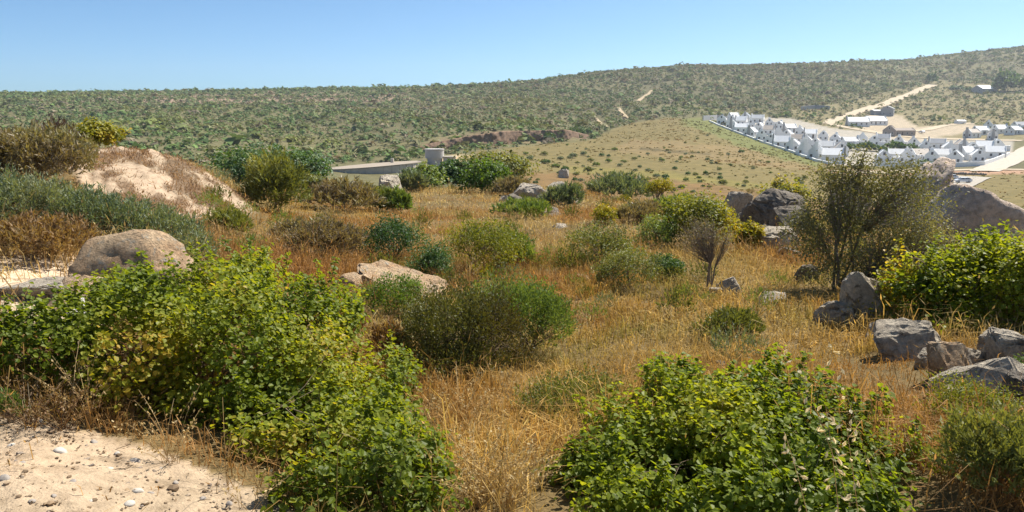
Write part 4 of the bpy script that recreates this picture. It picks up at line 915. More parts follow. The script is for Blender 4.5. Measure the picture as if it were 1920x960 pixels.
# countable little shrubs dotted over the valley field
def field_shrub_mesh(seed, mat):
    r = rng(seed); g = Geo()
    L = [(0, 0, .32, .42, .42, .34)] + [(math.cos(a) * .3, math.sin(a) * .3, .28, .26, .26, .26) for a in r.uniform(0, 6.28, 3)]
    C, d = lobes_points(L, 330, r, .4); C = C[C[:, 2] > 0]; d = unit(r, len(C)) * .6 + np.array([0, 0, .5])
    scatter(g, C, d, r.uniform(.07, .14, len(C)), CLUMP, r)
    stems(g, np.zeros(3), C[:40], 6, r, .012, .04)
    return g.mesh('field_shrub', M[mat])
FSM = [field_shrub_mesh(31, 'fine'), field_shrub_mesh(32, 'olive'), field_shrub_mesh(33, 'dark'), field_shrub_mesh(34, 'bluegreen')]
def field_shrubs():
    r = rng(41); spots = []
    for px, row, w in [(1390, 287, 11), (1440, 306, 8), (1326, 255, 7), (1334, 303, 8), (1349, 319, 9), (1350, 337, 12), (1356, 347, 16), (1383, 348, 9), (1394, 351, 9), (1412, 318, 8), (1499, 342, 14), (1290, 328, 12), (1303, 330, 11),
                       (1333, 308, 8), (1370, 311, 7), (1240, 303, 12), (1265, 318, 12), (1215, 322, 12), (1172, 338, 17), (1146, 331, 11), (1163, 312, 12), (1199, 315, 9), (1231, 333, 15), (1247, 335, 13), (1102, 324, 18), (1118, 312, 14), (1140, 305, 14),
                       (1060, 322, 16), (1081, 329, 14), (1042, 314, 16), (1025, 307, 18), (1190, 300, 12), (1107, 303, 14), (1128, 293, 12), (1095, 292, 14), (1152, 283, 12), (1075, 297, 16), (1020, 292, 15), (995, 300, 16), (1050, 300, 14), (985, 290, 12),
                       (1278, 355, 14), (1262, 361, 18), (1300, 362, 12), (1195, 346, 12), (1215, 352, 16), (1858, 392, 22), (1842, 402, 20), (1868, 405, 22), (1888, 395, 18), (1908, 398, 20), (1896, 410, 18), (1850, 380, 12), (1878, 384, 14), (1830, 398, 14),
                       (1420, 351, 8), (1460, 345, 8), (1312, 343, 9), (1330, 352, 10), (1445, 325, 7), (1475, 330, 7), (1400, 335, 7), (1275, 300, 7), (1255, 288, 7), (1310, 287, 6), (1215, 290, 8)]:
        spots.append((px, row, w))
    while len(spots) < 140:
        px = r.uniform(960, 1520); row = r.uniform(262, 362)
        if not in_poly(np.array([px]), np.array([row + 6.]), FIELD)[0]: continue
        if r.random() > np.clip(1.35 - (px - 980) / 480 , .12, 1): continue
        spots.append((px, row, r.uniform(5, 10) * (.6 + (row - 250) / 130)))
    for px, row, w in spots:
        p = G(px, row, 70)
        m = mpp(p) * w; o = link('field_shrub', FSM[int(r.integers(0, 4))], None, p - np.array([0, 0, .05 * m]))
        o.scale = (m, m, m * r.uniform(.75, 1.05)); o.rotation_euler = (0, 0, r.uniform(0, 6.28))
        tag(o, 'small dark shrub dotted on the brown grass of the valley field', 'shrub', 'shrubs dotted over the valley field')
field_shrubs()
def dark_trees():
    r = rng(43)
    for px, row, w, h in [(1010, 262, 26, 18), (1030, 263, 24, 18), (1047, 259, 24, 20), (1062, 258, 22, 20), (1076, 256, 24, 20), (1090, 255, 20, 16), (1104, 252, 20, 14), (985, 265, 24, 16), (960, 268, 20, 12)]:
        p = G(px, row, 200); m = mpp(p); o = link('ravine_tree', FSM[2], None, p - np.array([0, 0, .5])); o.scale = (w * m, w * m, h * m * 1.4); o.rotation_euler = (0, 0, r.uniform(0, 6.28))
        tag(o, 'dark green tree in the shaded ravine under the earth bank', 'tree', 'trees along the ravine bank')
    for px, row, w, h, lab in [(1746, 157, 17, 18, 'lone dark tree at the top end of the long dirt road'), (1885, 170, 34, 32, 'tall dark tree beside the hilltop farmhouse'), (1905, 172, 36, 24, 'broad dark tree at the far side of the hilltop farmhouse'),
                          (1868, 172, 20, 18, 'dark tree next to the white roofed farmhouse'), (1815, 172, 16, 8, 'low dark bush left of the hilltop farmhouse'), (1792, 169, 22, 8, 'dark bush on the slope between road and farmhouse')]:
        p = G(px, row, 600); m = mpp(p); o = link('hill_tree', FSM[2], None, p - np.array([0, 0, .5])); o.scale = (w * m, w * m, h * m * 1.5); o.rotation_euler = (0, 0, r.uniform(0, 6.28))
        tag(o, lab, 'tree')
    for px, row, w, h in [(1598, 283, 26, 16), (1622, 282, 30, 18), (1645, 284, 28, 14), (1680, 283, 34, 20), (1703, 286, 28, 18), (1573, 281, 18, 8), (1660, 286, 22, 12), (1730, 308, 22, 10), (1745, 309, 16, 8)]:
        p = G(px, row, 250); m = mpp(p); o = link('garden_tree', FSM[2], None, p - np.array([0, 0, .3])); o.scale = (w * m, w * m, h * m * 1.3); o.rotation_euler = (0, 0, r.uniform(0, 6.28))
        tag(o, 'dark green garden tree between the white village houses', 'tree', 'trees in the village gardens')
dark_trees()

def earth_bank():
    px = np.linspace(775, 1112, 220); rb = np.interp(px, [775, 800, 880, 960, 1040, 1112], [284, 281, 274, 269, 264, 257])
    B = np.array([G(a, b, 250, 420) for a, b in zip(px, rb)]); k = np.ones(9) / 9
    for c in range(2): B[:, c] = np.convolve(np.pad(B[:, c], 4, mode='edge'), k, mode='valid')
    hp = np.interp(px, [775, 800, 860, 940, 1060, 1112], [.4, 2.2, 3.6, 5.2, 4.4, .6]); az = np.arctan2(B[:, 0], B[:, 1]); D = np.stack([np.sin(az), np.cos(az)], -1)
    n = len(px); nv = 12; V = []
    for j in range(nv):
        t = j / (nv - 1); back = t ** 1.3 * 2.6 if j < nv - 1 else 9.0
        XY = B[:, :2] + D * back; z0 = H(B[:, 0], B[:, 1]); z = z0 - .8 + (hp + .8) * min(1, t * 1.1)
        if j == nv - 1: z = H(XY[:, 0], XY[:, 1]) - .3
        P = np.concatenate([XY, z[:, None]], 1); nz = fbm(P * .45, 55, 4) * 1.5 + fbm(P * 1.4, 57, 3) * .5
        P[:, :2] += D * (nz * (0 if j == nv - 1 else 1))[:, None]; V.append(P)
    V = np.stack(V, 1).reshape(-1, 3); i = np.arange(n - 1)[:, None] * nv + np.arange(nv - 1)[None]
    q = np.stack([i, i + nv, i + nv + 1, i + 1], -1).reshape(-1, 4)
    M['bank'] = rock_mat('red_earth', (.15, .095, .06), (.24, .155, .10), (.09, .08, .05), .5, .35)
    tag(link('earth_bank', make_mesh('earth_bank', V, None, q, True, None, [M['bank']])), kind='structure')
earth_bank()

# ------------------------------------------------------------------ reservoir and water tower
M['concrete'] = plain_mat('pale_concrete', (.50, .44, .36), .85, .8, .12, .15)
M['tankroof'] = plain_mat('tank_roof_sheet', (.33, .27, .20), .75, .3, .1)
M['tower'] = plain_mat('tower_concrete', (.46, .43, .40), .85, .6, .15, .15)
def ring_prism(g, rad, z0, z1, n=64, zt=lambda x, y: 0.0, cap=True):
    a = np.arange(n) / n * 2 * np.pi; x, y = rad * np.cos(a), rad * np.sin(a)
    b = np.stack([x, y, np.full(n, z0)], -1); t = np.stack([x, y, z1 + np.array([zt(i, j) for i, j in zip(x, y)])], -1)
    k = np.arange(n); k2 = (k + 1) % n
    g.add(np.concatenate([b, t, [[0, 0, z1 + zt(0, 0)]]]), t=np.stack([np.full(n, 2 * n), n + k, n + k2], -1) if cap else None, q=np.stack([k, k2, n + k2, n + k], -1))
def reservoir():
    p = at_range(703, 232, 310); m = mpp(p); R = 172 / 2 * m * 1.02
    ztop = CAMZ + 232 * slope(703, 309)
    t = thing('reservoir', 'wide round concrete water reservoir with a slightly tilted flat roof', 'reservoir', (p[0], p[1], p[2] - 1))
    zz = ztop - (p[2] - 1); tilt = lambda x, y: .074 * x - .012 * y
    g = Geo(); ring_prism(g, R * .985, -1, zz - .25, 72, tilt, False); g.obj('wall', M['concrete'], t)
    g = Geo(); ring_prism(g, R, zz - .22, zz, 72, tilt)
    v = g.v[0]; v[:72, 2] += [tilt(a, b) for a, b in v[:72, :2]]
    g.obj('roof', M['tankroof'], t)
    g = Geo()
    for k in range(36):
        a = k / 36 * 2 * math.pi; c, s = math.cos(a), math.sin(a); x, y = R * .99 * c, R * .99 * s
        box(g, x - .12, x + .12, y - .12, y + .12, -1, zz - .3 + tilt(x, y))
    g.obj('pilasters', M['concrete'], t)
    g = Geo(); x, y = R * .28, R * .55; box(g, x - .5, x + .5, y - .5, y + .5, zz + tilt(x, y) - .2, zz + tilt(x, y) + 1.3, .8); g.obj('vent_box', M['concrete'], t)
    g = Geo(); x, y = R * 1.0, -.5
    for dx in (-.2, .2): box(g, x + .15, x + .2, y + dx - .03, y + dx + .03, 0, zz + tilt(x, y) + .6)
    for k in range(12): box(g, x + .15, x + .2, y - .2, y + .2, .4 + k * .45, .45 + k * .45)
    g.obj('ladder', M['tower'], t)
    p = at_range(815, 236, 300); m = mpp(p)
    zt = CAMZ + 236 * slope(815, 279); t = thing('water_tower', 'squat concrete water tower with a wider drum on top beside the reservoir', 'water tower', (p[0], p[1], p[2] - 1))
    h = zt - p[2] + 1; Rd = 17.5 * m; g = Geo(); ring_prism(g, Rd * .8, -1, h - 17 * m, 40, cap=False); g.obj('shaft', M['tower'], t, smooth=False)
    g = Geo(); ring_prism(g, Rd, h - 17 * m, h - 2 * m, 40); k = np.arange(40); g.add(np.concatenate([g.v[0][:40] * 1, [[0, 0, h - 17 * m]]]), t=np.stack([np.full(40, 40), (k + 1) % 40, k], -1)); g.obj('drum', M['tower'], t)
    g = Geo(); ring_prism(g, Rd * 1.04, h - 2 * m, h, 40); g.add(np.concatenate([g.v[0][:40] * 1, [[0, 0, h - 2 * m]]]), t=np.stack([np.full(40, 40), (k + 1) % 40, k], -1)); g.obj('lid', M['tower'], t)
    p = at_range(843, 236, 308); t = thing('pump_house', 'low flat roofed pump house right beside the water tower', 'hut', (p[0], p[1], p[2]))
    g = Geo(); box(g, -1.8, 1.8, -1.4, 1.4, -1, 2.3); g.obj('wall', M['tower'], t); g = Geo(); box(g, -2.1, 2.1, -1.7, 1.7, 2.3, 2.5); g.obj('roof', M['concrete'], t)
    g = Geo(); box(g, -.4, .4, -1.43, -1.39, 0, 1.9); g.obj('door', M['bark'], t)
reservoir()

# ------------------------------------------------------------------ the white village
M['white'] = plain_mat('white_plaster', (.84, .84, .82), .8, 1.2, .05)
M['roof_pale'] = plain_mat('pale_grey_roof', (.62, .62, .61), .6, .8, .08)
M['roof_white'] = plain_mat('whitewashed_roof', (.80, .80, .79), .6, .8, .05)
M['roof_dark'] = plain_mat('dark_grey_roof', (.24, .26, .29), .6, .8, .12)
M['roof_rust'] = plain_mat('brownish_roof', (.42, .36, .30), .7, .8, .15)
M['brick'] = plain_mat('bare_cement_block', (.34, .29, .25), .9, 1.5, .15)
M['greywall'] = plain_mat('grey_plaster', (.36, .36, .36), .85, 1.2, .1)
M['glass'] = plain_mat('dark_glass', (.05, .06, .075), .15, 2, .2, spec=.6)
M['frame'] = plain_mat('white_frame', (.78, .78, .77), .6, 3, .03)
M['door'] = plain_mat('dark_door', (.10, .08, .07), .6, 3, .15)
def house_parts(t, L, W, hw, pitch, wall, roof, chim, r, annex, gable=True, win=True):
    """ridge along local x; parts under the empty t"""
    hr = W / 2 * math.tan(pitch); z0 = -2.2
    g = Geo()
    g.add([(-L/2, -W/2, z0), (L/2, -W/2, z0), (L/2, W/2, z0), (-L/2, W/2, z0), (-L/2, -W/2, hw), (L/2, -W/2, hw), (L/2, W/2, hw), (-L/2, W/2, hw), (-L/2, 0, hw + hr), (L/2, 0, hw + hr)],
          t=[[4, 8, 7], [5, 6, 9]], q=[[0, 1, 5, 4], [2, 3, 7, 6], [1, 2, 6, 5], [3, 0, 4, 7]])
    w = g.obj('wall', M[wall], t)
    if gable:
        for s in (-1, 1):
            g = Geo(); x0, x1 = sorted((s * (L/2 - .22), s * (L/2 + .08))); e = W / 2 + .12; up = .38
            P = [(-e, 0), (e, 0), (e, hw + .25), (.35, hw + hr + up), (-.35, hw + hr + up), (-e, hw + .25)]
            v = [(x0, y, z) for y, z in P] + [(x1, y, z) for y, z in P]
            g.add(v, t=[[0, 2, 1], [0, 5, 2], [6, 7, 8], [6, 8, 11]], q=[[2, 5, 4, 3], [8, 9, 10, 11]] + [[i, (i + 1) % 6, (i + 1) % 6 + 6, i + 6] for i in range(6)])
            g.obj('gable', M[wall], t)
    g = Geo(); ov = .25; lx = L/2 - (.24 if gable else -.3)
    for s in (-1, 1):
        ye = s * (W/2 + ov); ze = hw - ov * math.tan(pitch) + .04; zr = hw + hr + .04
        v = [(-lx, ye, ze), (lx, ye, ze), (lx, 0, zr), (-lx, 0, zr), (-lx, ye, ze + .13), (lx, ye, ze + .13), (lx, 0, zr + .13), (-lx, 0, zr + .13)]
        g.add(v, q=BOXQ)
    g.obj('roof', M[roof], t)
    if chim:
        g = Geo(); x = chim * (L/2 + .42); box(g, x - .36, x + .36, -.95, .95, z0, hw + hr * .35, 1, .75); box(g, x - .30, x + .30, -.6, .6, hw + hr * .35 - .05, hw + hr + 1.1)
        g.obj('chimney', M[wall if r.random() < .45 else 'greywall'], t)
    if win:
        for s in (-1, 1):
            k = max(2, int(L / 3.2)); xs = (np.arange(k) + .5) / k * (L - 1.2) - (L - 1.2) / 2
            di = int(r.integers(0, k))
            for i, x in enumerate(xs):
                if i == di:
                    g = Geo(); a, b = sorted((s * (W/2 - .05), s * (W/2 + .05))); box(g, x - .45, x + .45, a, b, .1, 2.15); g.obj('door', M['door'], t)
                else:
                    g = Geo(); a, b = sorted((s * (W/2 - .05), s * (W/2 + .04))); box(g, x - .5, x + .5, a, b, .8, 2.05); f = g.obj('window', M['frame'], t)
                    g = Geo(); a, b = sorted((s * (W/2), s * (W/2 + .06))); box(g, x - .42, x + .42, a, b, .88, 1.97); g.obj('pane', M['glass'], f)
        for s in (-1, 1):
            if chim == s: ys = [(-W * .33, .9), (W * .33, .9)]
            else: ys = [(-W * .25, .9), (W * .25, .9), (0, hw + hr * .28)]
            for y, z in ys:
                g = Geo(); a, b = sorted((s * (L/2), s * (L/2 + .12))); box(g, a, b, y - .5, y + .5, z, z + 1.25); f = g.obj('window', M['frame'], t)
                g = Geo(); a, b = sorted((s * (L/2), s * (L/2 + .14))); box(g, a, b, y - .42, y + .42, z + .08, z + 1.17); g.obj('pane', M['glass'], f)
    if annex:
        sx = annex; al = L * .45; g = Geo(); x0 = sx * (L/2 - al) if sx > 0 else -L/2; x0, x1 = (L/2 - al, L/2 - .4) if sx > 0 else (-L/2 + .4, -L/2 + al)
        box(g, x0, x1, -W/2 - 3.0, -W/2 + .1, z0, 2.5); an = g.obj('annex', M[wall], t)
        g = Geo(); box(g, x0 + .2, x1 - .2, -W/2 - 2.8, -W/2, 2.5, 2.56); box(g, x0 - .05, x1 + .05, -W/2 - 3.05, -W/2 - 2.8, 2.4, 2.75); g.obj('parapet', M[wall], an)
        g = Geo(); xm = (x0 + x1) / 2; box(g, xm - .9, xm + .9, -W/2 - 3.06, -W/2 - 2.95, .3, 2.0); g.obj('pane', M['glass'], an)
ORD = ['first', 'second', 'third', 'fourth', 'fifth', 'sixth', 'seventh', 'eighth', 'ninth', 'tenth', 'eleventh', 'twelfth', 'thirteenth', 'fourteenth']
HS = 0
def house(px, row, L, W, yaw, label, wall='white', roof='roof_pale', chim=0, annex=0, hw=2.9, pitch=40, group=None, name='house', gable=True, win=True, cat='house', lift=0):
    global HS; HS += 1
    p = G(px, row, 200); t = thing(name, label, cat, (p[0], p[1], p[2] + lift), math.radians(yaw), group)
    house_parts(t, L, W, hw, math.radians(pitch), wall, roof, chim, rng(500 + HS), annex, gable, win); return t
RW = {'roof_pale': 'pale grey', 'roof_white': 'whitewashed', 'roof_dark': 'dark grey', 'roof_rust': 'brownish'}
def row_of(spots, phrase, group, yaws):
    r = rng(len(spots) * 7 + len(phrase)); spots = [(a, b, c * .72) for a, b, c in spots]
    for i, (px, row, L) in enumerate(spots):
        rf = ['roof_pale', 'roof_white', 'roof_white', 'roof_white', 'roof_dark', 'roof_pale', 'roof_rust'][int(r.integers(0, 7))]
        ch = [0, 1, -1, 1, -1][int(r.integers(0, 5))]
        house(px, row, L, r.uniform(4.6, 5.5), yaws[i % len(yaws)] + r.uniform(-6, 6), f'white house with {RW[rf]} roof, {ORD[i]} {phrase}', 'white', rf, ch, [0, 1, -1][int(r.integers(0, 3))], r.uniform(2.5, 3.2), r.uniform(37, 44), group)
row_of([(1560, 305, 10), (1530, 299, 9), (1508, 291, 10), (1487, 283, 9), (1466, 276, 10), (1446, 270, 9), (1427, 264, 10), (1408, 256, 10), (1390, 249, 10), (1371, 241, 10), (1353, 233, 9)],
       'up the row along the green verge', 'village row along the green verge', [152, 66, 75, 58])
row_of([(1592, 274, 12), (1566, 269, 10), (1543, 264, 12), (1520, 259, 9), (1500, 253, 10), (1480, 248, 10), (1462, 242, 10), (1442, 236, 11), (1421, 230, 11), (1398, 226, 10), (1375, 226, 9)],
       'up the inner row from the garden trees', 'inner village row', [12, 66, 72, 155, 60])
row_of([(1575, 292, 9), (1550, 285, 9), (1530, 281, 9), (1512, 275, 9), (1494, 269, 9), (1476, 264, 9), (1458, 258, 9), (1441, 252, 9), (1424, 246, 9), (1407, 241, 9), (1390, 235, 9), (1372, 231, 9)],
       'up the crowded lane behind the verge row', 'village lane behind the verge row', [70, 150, 62])
row_of([(1655, 306, 11), (1680, 302, 9), (1700, 306, 9), (1724, 301, 12), (1746, 306, 8), (1764, 302, 9), (1790, 307, 12), (1812, 299, 9), (1832, 304, 10), (1864, 296, 11)],
       'along the front row facing the parked cars', 'village front row facing the parked cars', [66, 158, 60, 8])
row_of([(1616, 270, 11), (1638, 274, 9), (1656, 269, 9), (1684, 275, 9), (1712, 279, 9), (1734, 285, 10), (1757, 279, 10), (1778, 287, 9), (1802, 282, 11), (1822, 288, 9), (1844, 285, 10), (1868, 283, 9)],
       'in the middle row behind the front row', 'village middle row', [70, 62, 155, 66])
row_of([(1822, 258, 12), (1838, 252, 13), (1860, 262, 12), (1874, 250, 12), (1900, 252, 14), (1912, 244, 13), (1852, 243, 12)],
       'in the separate cluster beyond the dirt road', 'village cluster beyond the dirt road', [25, 10, 60, 20])
house(1608, 236, 14, 7, 170, 'white gabled house at the bend of the dirt road, left of a pair', roof='roof_white', chim=1, annex=1)
house(1640, 234, 15, 7, 12, 'white gabled house at the bend of the dirt road, right of a pair', roof='roof_white', chim=1)
house(1664, 216, 11, 9, 60, 'unfinished grey block house with pale roof on the upper slope', 'greywall', 'roof_pale', 0, 0, 5.2, 25, gable=False)
house(1644, 215, 9, 6, 10, 'low grey shed joined to the unfinished block house', 'greywall', 'roof_pale', 0, 0, 3.0, 15, gable=False, win=False, cat='shed', name='shed')
house(1668, 254, 10, 7, 60, 'bare brown block shell of a house being built', 'brick', 'brick', 0, 0, 3.0, 38, win=True)
house(1690, 254, 13, 7, 4, 'long bare brown block shell joined to the gabled shell', 'brick', 'brick', 0, 0, 3.0, 20)
house(1845, 173, 22, 14, 20, 'lone hilltop farmhouse with a broad white roof', 'greywall', 'roof_white', 0, 0, 3.6, 28, gable=False)
house(1800, 232, 7, 4, 15, 'small pale shed alone on the bare slope', 'white', 'roof_white', 0, 0, 2.0, 20, gable=False, win=False, cat='shed', name='shed')
def wall_run(pts, h, label, mat='white', th=.25, rmin=200):
    P = np.array([G(px, row, rmin) for px, row in pts]); o0 = P[0]
    s = np.concatenate([[0], np.cumsum(np.linalg.norm(np.diff(P[:, :2], axis=0), axis=1))]); n = max(3, int(s[-1] / 6)); t = np.linspace(0, s[-1], n)
    Q = np.stack([np.interp(t, s, P[:, 0]), np.interp(t, s, P[:, 1])], -1); T = np.gradient(Q, axis=0); T /= np.linalg.norm(T, axis=1, keepdims=True); N = np.stack([T[:, 1], -T[:, 0]], -1) * th
    z = H(Q[:, 0], Q[:, 1]); g = Geo()
    v = np.stack([np.c_[Q - N, z - 1], np.c_[Q + N, z - 1], np.c_[Q + N, z + h], np.c_[Q - N, z + h]], 1).reshape(-1, 3) - o0
    i = (np.arange(n - 1) * 4)[:, None]; q = np.concatenate([np.concatenate([i + a, i + b, i + b + 4, i + a + 4], 1) for a, b in ((0, 1), (1, 2), (2, 3), (3, 0))]); g.add(v, q=np.concatenate([q, [[3, 2, 1, 0], [4 * n - 4, 4 * n - 3, 4 * n - 2, 4 * n - 1]]]))
    return tag(g.obj('boundary_wall', M[mat], None, o0), label, 'wall')
wall_run([(1560, 309), (1530, 303), (1490, 288), (1440, 271), (1400, 256), (1350, 237), (1330, 228)], .9, 'low white boundary wall between the houses and the green verge')
wall_run([(1640, 311), (1700, 312), (1770, 313), (1845, 311)], 1.7, 'white boundary wall along the front row facing the parked cars')
wall_run([(1845, 311), (1870, 302), (1892, 293)], 1.8, 'white boundary wall running up beside the tarred road')
wall_run([(1318, 226), (1345, 224), (1362, 226)], 3.0, 'grey block wall at the top corner of the village', 'greywall')
wall_run([(1502, 207), (1530, 204), (1555, 206)], 3.2, 'grey block wall in the veld above the village', 'greywall', .4)

# ------------------------------------------------------------------ vehicles and the stone row
M['carwhite'] = plain_mat('white_car_paint', (.78, .79, .80), .25, 2, .02, spec=.6)
M['tyre'] = plain_mat('tyre_rubber', (.03, .03, .03), .8, 8, .2)
M['rim'] = plain_mat('steel_rim', (.45, .45, .46), .4, 8, .1, metal=.6)
M['lampred'] = plain_mat('tail_lamp', (.35, .03, .02), .3, 4, .1)
M['lampwhite'] = plain_mat('head_lamp', (.75, .75, .72), .2, 4, .05)
def car(px, row, yaw, label, kind='hatch'):
    p = G(px, row, 150); p[2] += .26; t = thing('parked_car', label, 'car', p, math.radians(yaw), 'cars parked on the gravel area')
    def prof(pts, w0, w1, name, mat, par):
        n = len(pts); P = np.array(pts); wz = np.interp(P[:, 1], [.2, .9, 1.5], [w0, w0, w1]); g = Geo()
        v = np.concatenate([np.c_[P[:, 0], -wz, P[:, 1]], np.c_[P[:, 0], wz, P[:, 1]]]); k = np.arange(n); k2 = (k + 1) % n
        c = P.mean(0); v = np.concatenate([v, [[c[0], -w0, c[1]], [c[0], w0, c[1]]]])
        g.add(v, t=np.concatenate([np.stack([np.full(n, 2 * n), k2, k], -1), np.stack([np.full(n, 2 * n + 1), n + k, n + k2], -1)]), q=np.stack([k, k2, k2 + n, k + n], -1)); return g.obj(name, M[mat], par)
    body = [(-2.1, .35), (-1.75, .3), (1.75, .3), (2.15, .38), (2.2, .65), (2.1, .82), (1.2, .98), (.55, 1.42), (-1.3, 1.46), (-1.95, 1.05), (-2.15, .9), (-2.2, .55)]
    prof(body, .86, .66, 'body', 'carwhite', t)
    for s in (-1, 1):
        g = Geo(); y = s * .80
        g.add([(.95, s * .83, 1.0), (-.2, s * .83, 1.0), (-.2, s * .71, 1.38), (.5, s * .71, 1.38), (.95, s * .86, 1.0), (-.2, s * .86, 1.0), (-.2, s * .745, 1.38), (.5, s * .745, 1.38)], q=BOXQ); g.obj('side_window', M['glass'], t)
        g = Geo(); g.add([(-.3, s * .83, 1.0), (-1.7, s * .83, 1.05), (-1.35, s * .71, 1.38), (-.3, s * .71, 1.38), (-.3, s * .86, 1.0), (-1.7, s * .86, 1.05), (-1.35, s * .745, 1.38), (-.3, s * .745, 1.38)], q=BOXQ); g.obj('side_window', M['glass'], t)
        for x in (-1.35, 1.35):
            g = Geo(); a = np.arange(20) / 20 * 6.2832; v = np.concatenate([np.c_[x + .32 * np.cos(a), np.full(20, s * .72), .32 + .32 * np.sin(a)], np.c_[x + .32 * np.cos(a), np.full(20, s * .90), .32 + .32 * np.sin(a)], [[x, s * .90, .32]]]); k = np.arange(20)
            g.add(v, t=np.stack([np.full(20, 40), 20 + k, 20 + (k + 1) % 20], -1), q=np.stack([k, (k + 1) % 20, 20 + (k + 1) % 20, 20 + k], -1)); wh = g.obj('wheel', M['tyre'], t)
            g = Geo(); v = np.concatenate([np.c_[x + .19 * np.cos(a), np.full(20, s * .91), .32 + .19 * np.sin(a)], [[x, s * .915, .32]]]); g.add(v, t=np.stack([np.full(20, 20), k, (k + 1) % 20], -1)); g.obj('rim', M['rim'], wh)
        g = Geo(); box(g, 2.08, 2.2, s * .62 - .2, s * .62 + .2, .6, .75); g.obj('headlight', M['lampwhite'], t)
        g = Geo(); box(g, -2.22, -2.1, s * .65 - .14, s * .65 + .14, .75, .98); g.obj('tail_light', M['lampred'], t)
    g = Geo(); g.add([(1.16, -.68, 1.02), (1.16, .68, 1.02), (.6, .6, 1.41), (.6, -.6, 1.41), (1.22, -.68, 1.02), (1.22, .68, 1.02), (.66, .6, 1.41), (.66, -.6, 1.41)], q=BOXQ); g.obj('windscreen', M['glass'], t)
    g = Geo(); g.add([(-1.92, -.66, 1.08), (-1.92, .66, 1.08), (-1.36, .6, 1.42), (-1.36, -.6, 1.42), (-2.0, -.66, 1.08), (-2.0, .66, 1.08), (-1.42, .6, 1.42), (-1.42, -.6, 1.42)], q=BOXQ); g.obj('rear_window', M['glass'], t)
    return t
car(1781, 338, 152, 'white car parked beside the ridged granite outcrop')
car(1805, 344, 168, 'white car parked nearer the middle of the gravel area')
o = car(1728, 250, 100, 'white pickup standing at the building site'); o['group'] = 'vehicle at the building site'; del o['group']
def stone_row():
    v, f = rock_mesh(1, .8, .7, 71, I=ICO2); me = make_mesh('kerb_stone', v, f, None, True, None, [M['rock_dark']]); r = rng(72)
    for px in np.arange(1764, 1852, 4.2):
        p = G(px, 327 + (px - 1764) * .015, 150); o = link('kerb_stone', me, None, p); s = r.uniform(.9, 1.5); o.scale = (s, s, s); o.rotation_euler = (0, 0, r.uniform(0, 6.28))
        tag(o, 'dark boulder in the row edging the back of the gravel parking area', 'rock', 'boulders edging the parking area')
stone_row()

# ------------------------------------------------------------------ small things close to the camera
def pebbles():
    r = rng(81); ms = []
    for k in range(4):
        v, f = rock_mesh(1, .8, .5, 90 + k, I=ICO2, cuts=6); ms.append((v, f))
    A = [make_mesh('pebble', v, f, None, True, None, [M['pebble']]) for v, f in ms]; B = [make_mesh('pebble', v, f, None, True, None, [M['pebble_pale']]) for v, f in ms]
    for px, row, w, pale in [(40, 870, 14, 0), (252, 866, 22, 0), (137, 903, 16, 0), (258, 922, 22, 1), (243, 945, 20, 1), (8, 898, 22, 0), (112, 848, 26, 1), (282, 925, 14, 0), (72, 790, 14, 1), (175, 830, 18, 0), (205, 880, 14, 1), (330, 905, 14, 0),
                             (60, 940, 12, 0), (170, 940, 12, 1), (380, 935, 14, 0), (20, 835, 14, 1), (300, 880, 12, 0), (220, 850, 12, 1), (100, 930, 12, 0), (430, 945, 16, 0)]:
        p = G(px, row); m = mpp(p) * w; o = link('pebble', (B if pale else A)[int(r.integers(0, 4))], None, p); o.scale = (m, m, m * .75); o.location.z -= m * .1; o.rotation_euler = (r.uniform(-.2, .2), r.uniform(-.2, .2), r.uniform(0, 6.28))
        tag(o, 'pale pebble lying on the sandy ground' if pale else 'grey brown pebble lying on the sandy ground', 'pebble', 'pebbles on the sandy ground')
    n = 11000; az = r.uniform(-.75, .1, n); rr = np.sqrt(r.uniform(2.2 ** 2, 6.0 ** 2, n)); x, y = rr * np.sin(az), rr * np.cos(az); z = H(x, y); px, row = to_px(x, y, z); k = in_poly(px, row, SAND) | (in_poly(px, row, SAND2) & (rr > 4.5))
    x, y, z = x[k], y[k], z[k]; n = len(x); v, f = ico(1); s = r.lognormal(-5.4, .5, n)
    V = np.stack([x, y, z + s * .2], -1)[:, None] + (v[None] * (1 + .3 * r.normal(size=(n, len(v), 1)))) * s[:, None, None] * np.array([1, 1, .65])
    g = Geo(); g.add(V.reshape(-1, 3), t=(np.arange(n)[:, None, None] * len(v) + f).reshape(-1, 3), a=np.repeat(r.random(n), len(v)))
    M['grit'] = leaf_mat('gravel_grit', [(.12, .085, .055), (.26, .18, .11), (.42, .32, .21), (.22, .18, .15)], 0.0, .9, .1, gain=1.0)
    tag(g.obj('gravel', M['grit']), 'fine gravel and grit strewn over the sandy ground', 'gravel', kind='stuff')
pebbles()
def litter():
    r = rng(85); n = 420; az = r.uniform(-.75, -.1, n); rr = np.sqrt(r.uniform(2.4 ** 2, 5.2 ** 2, n)); x, y = rr * np.sin(az), rr * np.cos(az); z = H(x, y); px, row = to_px(x, y, z)
    edge = in_poly(px, row, SAND) & (r.random(n) < np.clip(1.2 - (row - np.interp(px, [0, 120, 300, 420, 560], [775, 795, 845, 895, 960])) / 110, .12, 1)); x, y, z = x[edge], y[edge], z[edge]; n = len(x)
    a = r.uniform(0, 6.28, n); L = r.lognormal(-3.1, .5, n); t = np.linspace(-.5, .5, 4)[None, :, None]; D = np.stack([np.cos(a), np.sin(a), r.normal(0, .12, n)], -1)
    P = np.stack([x, y, z + .012], -1)[:, None] + D[:, None] * L[:, None, None] * t + r.normal(0, .004, (n, 4, 3)); g = Geo(); tubes(g, P, np.full((n, 4), .0016) * r.uniform(.6, 1.6, (n, 1)), 4)
    tag(g.obj('twig_litter', M['twig']), 'broken twigs and stems littering the edge of the sand', 'litter', kind='stuff')
litter()
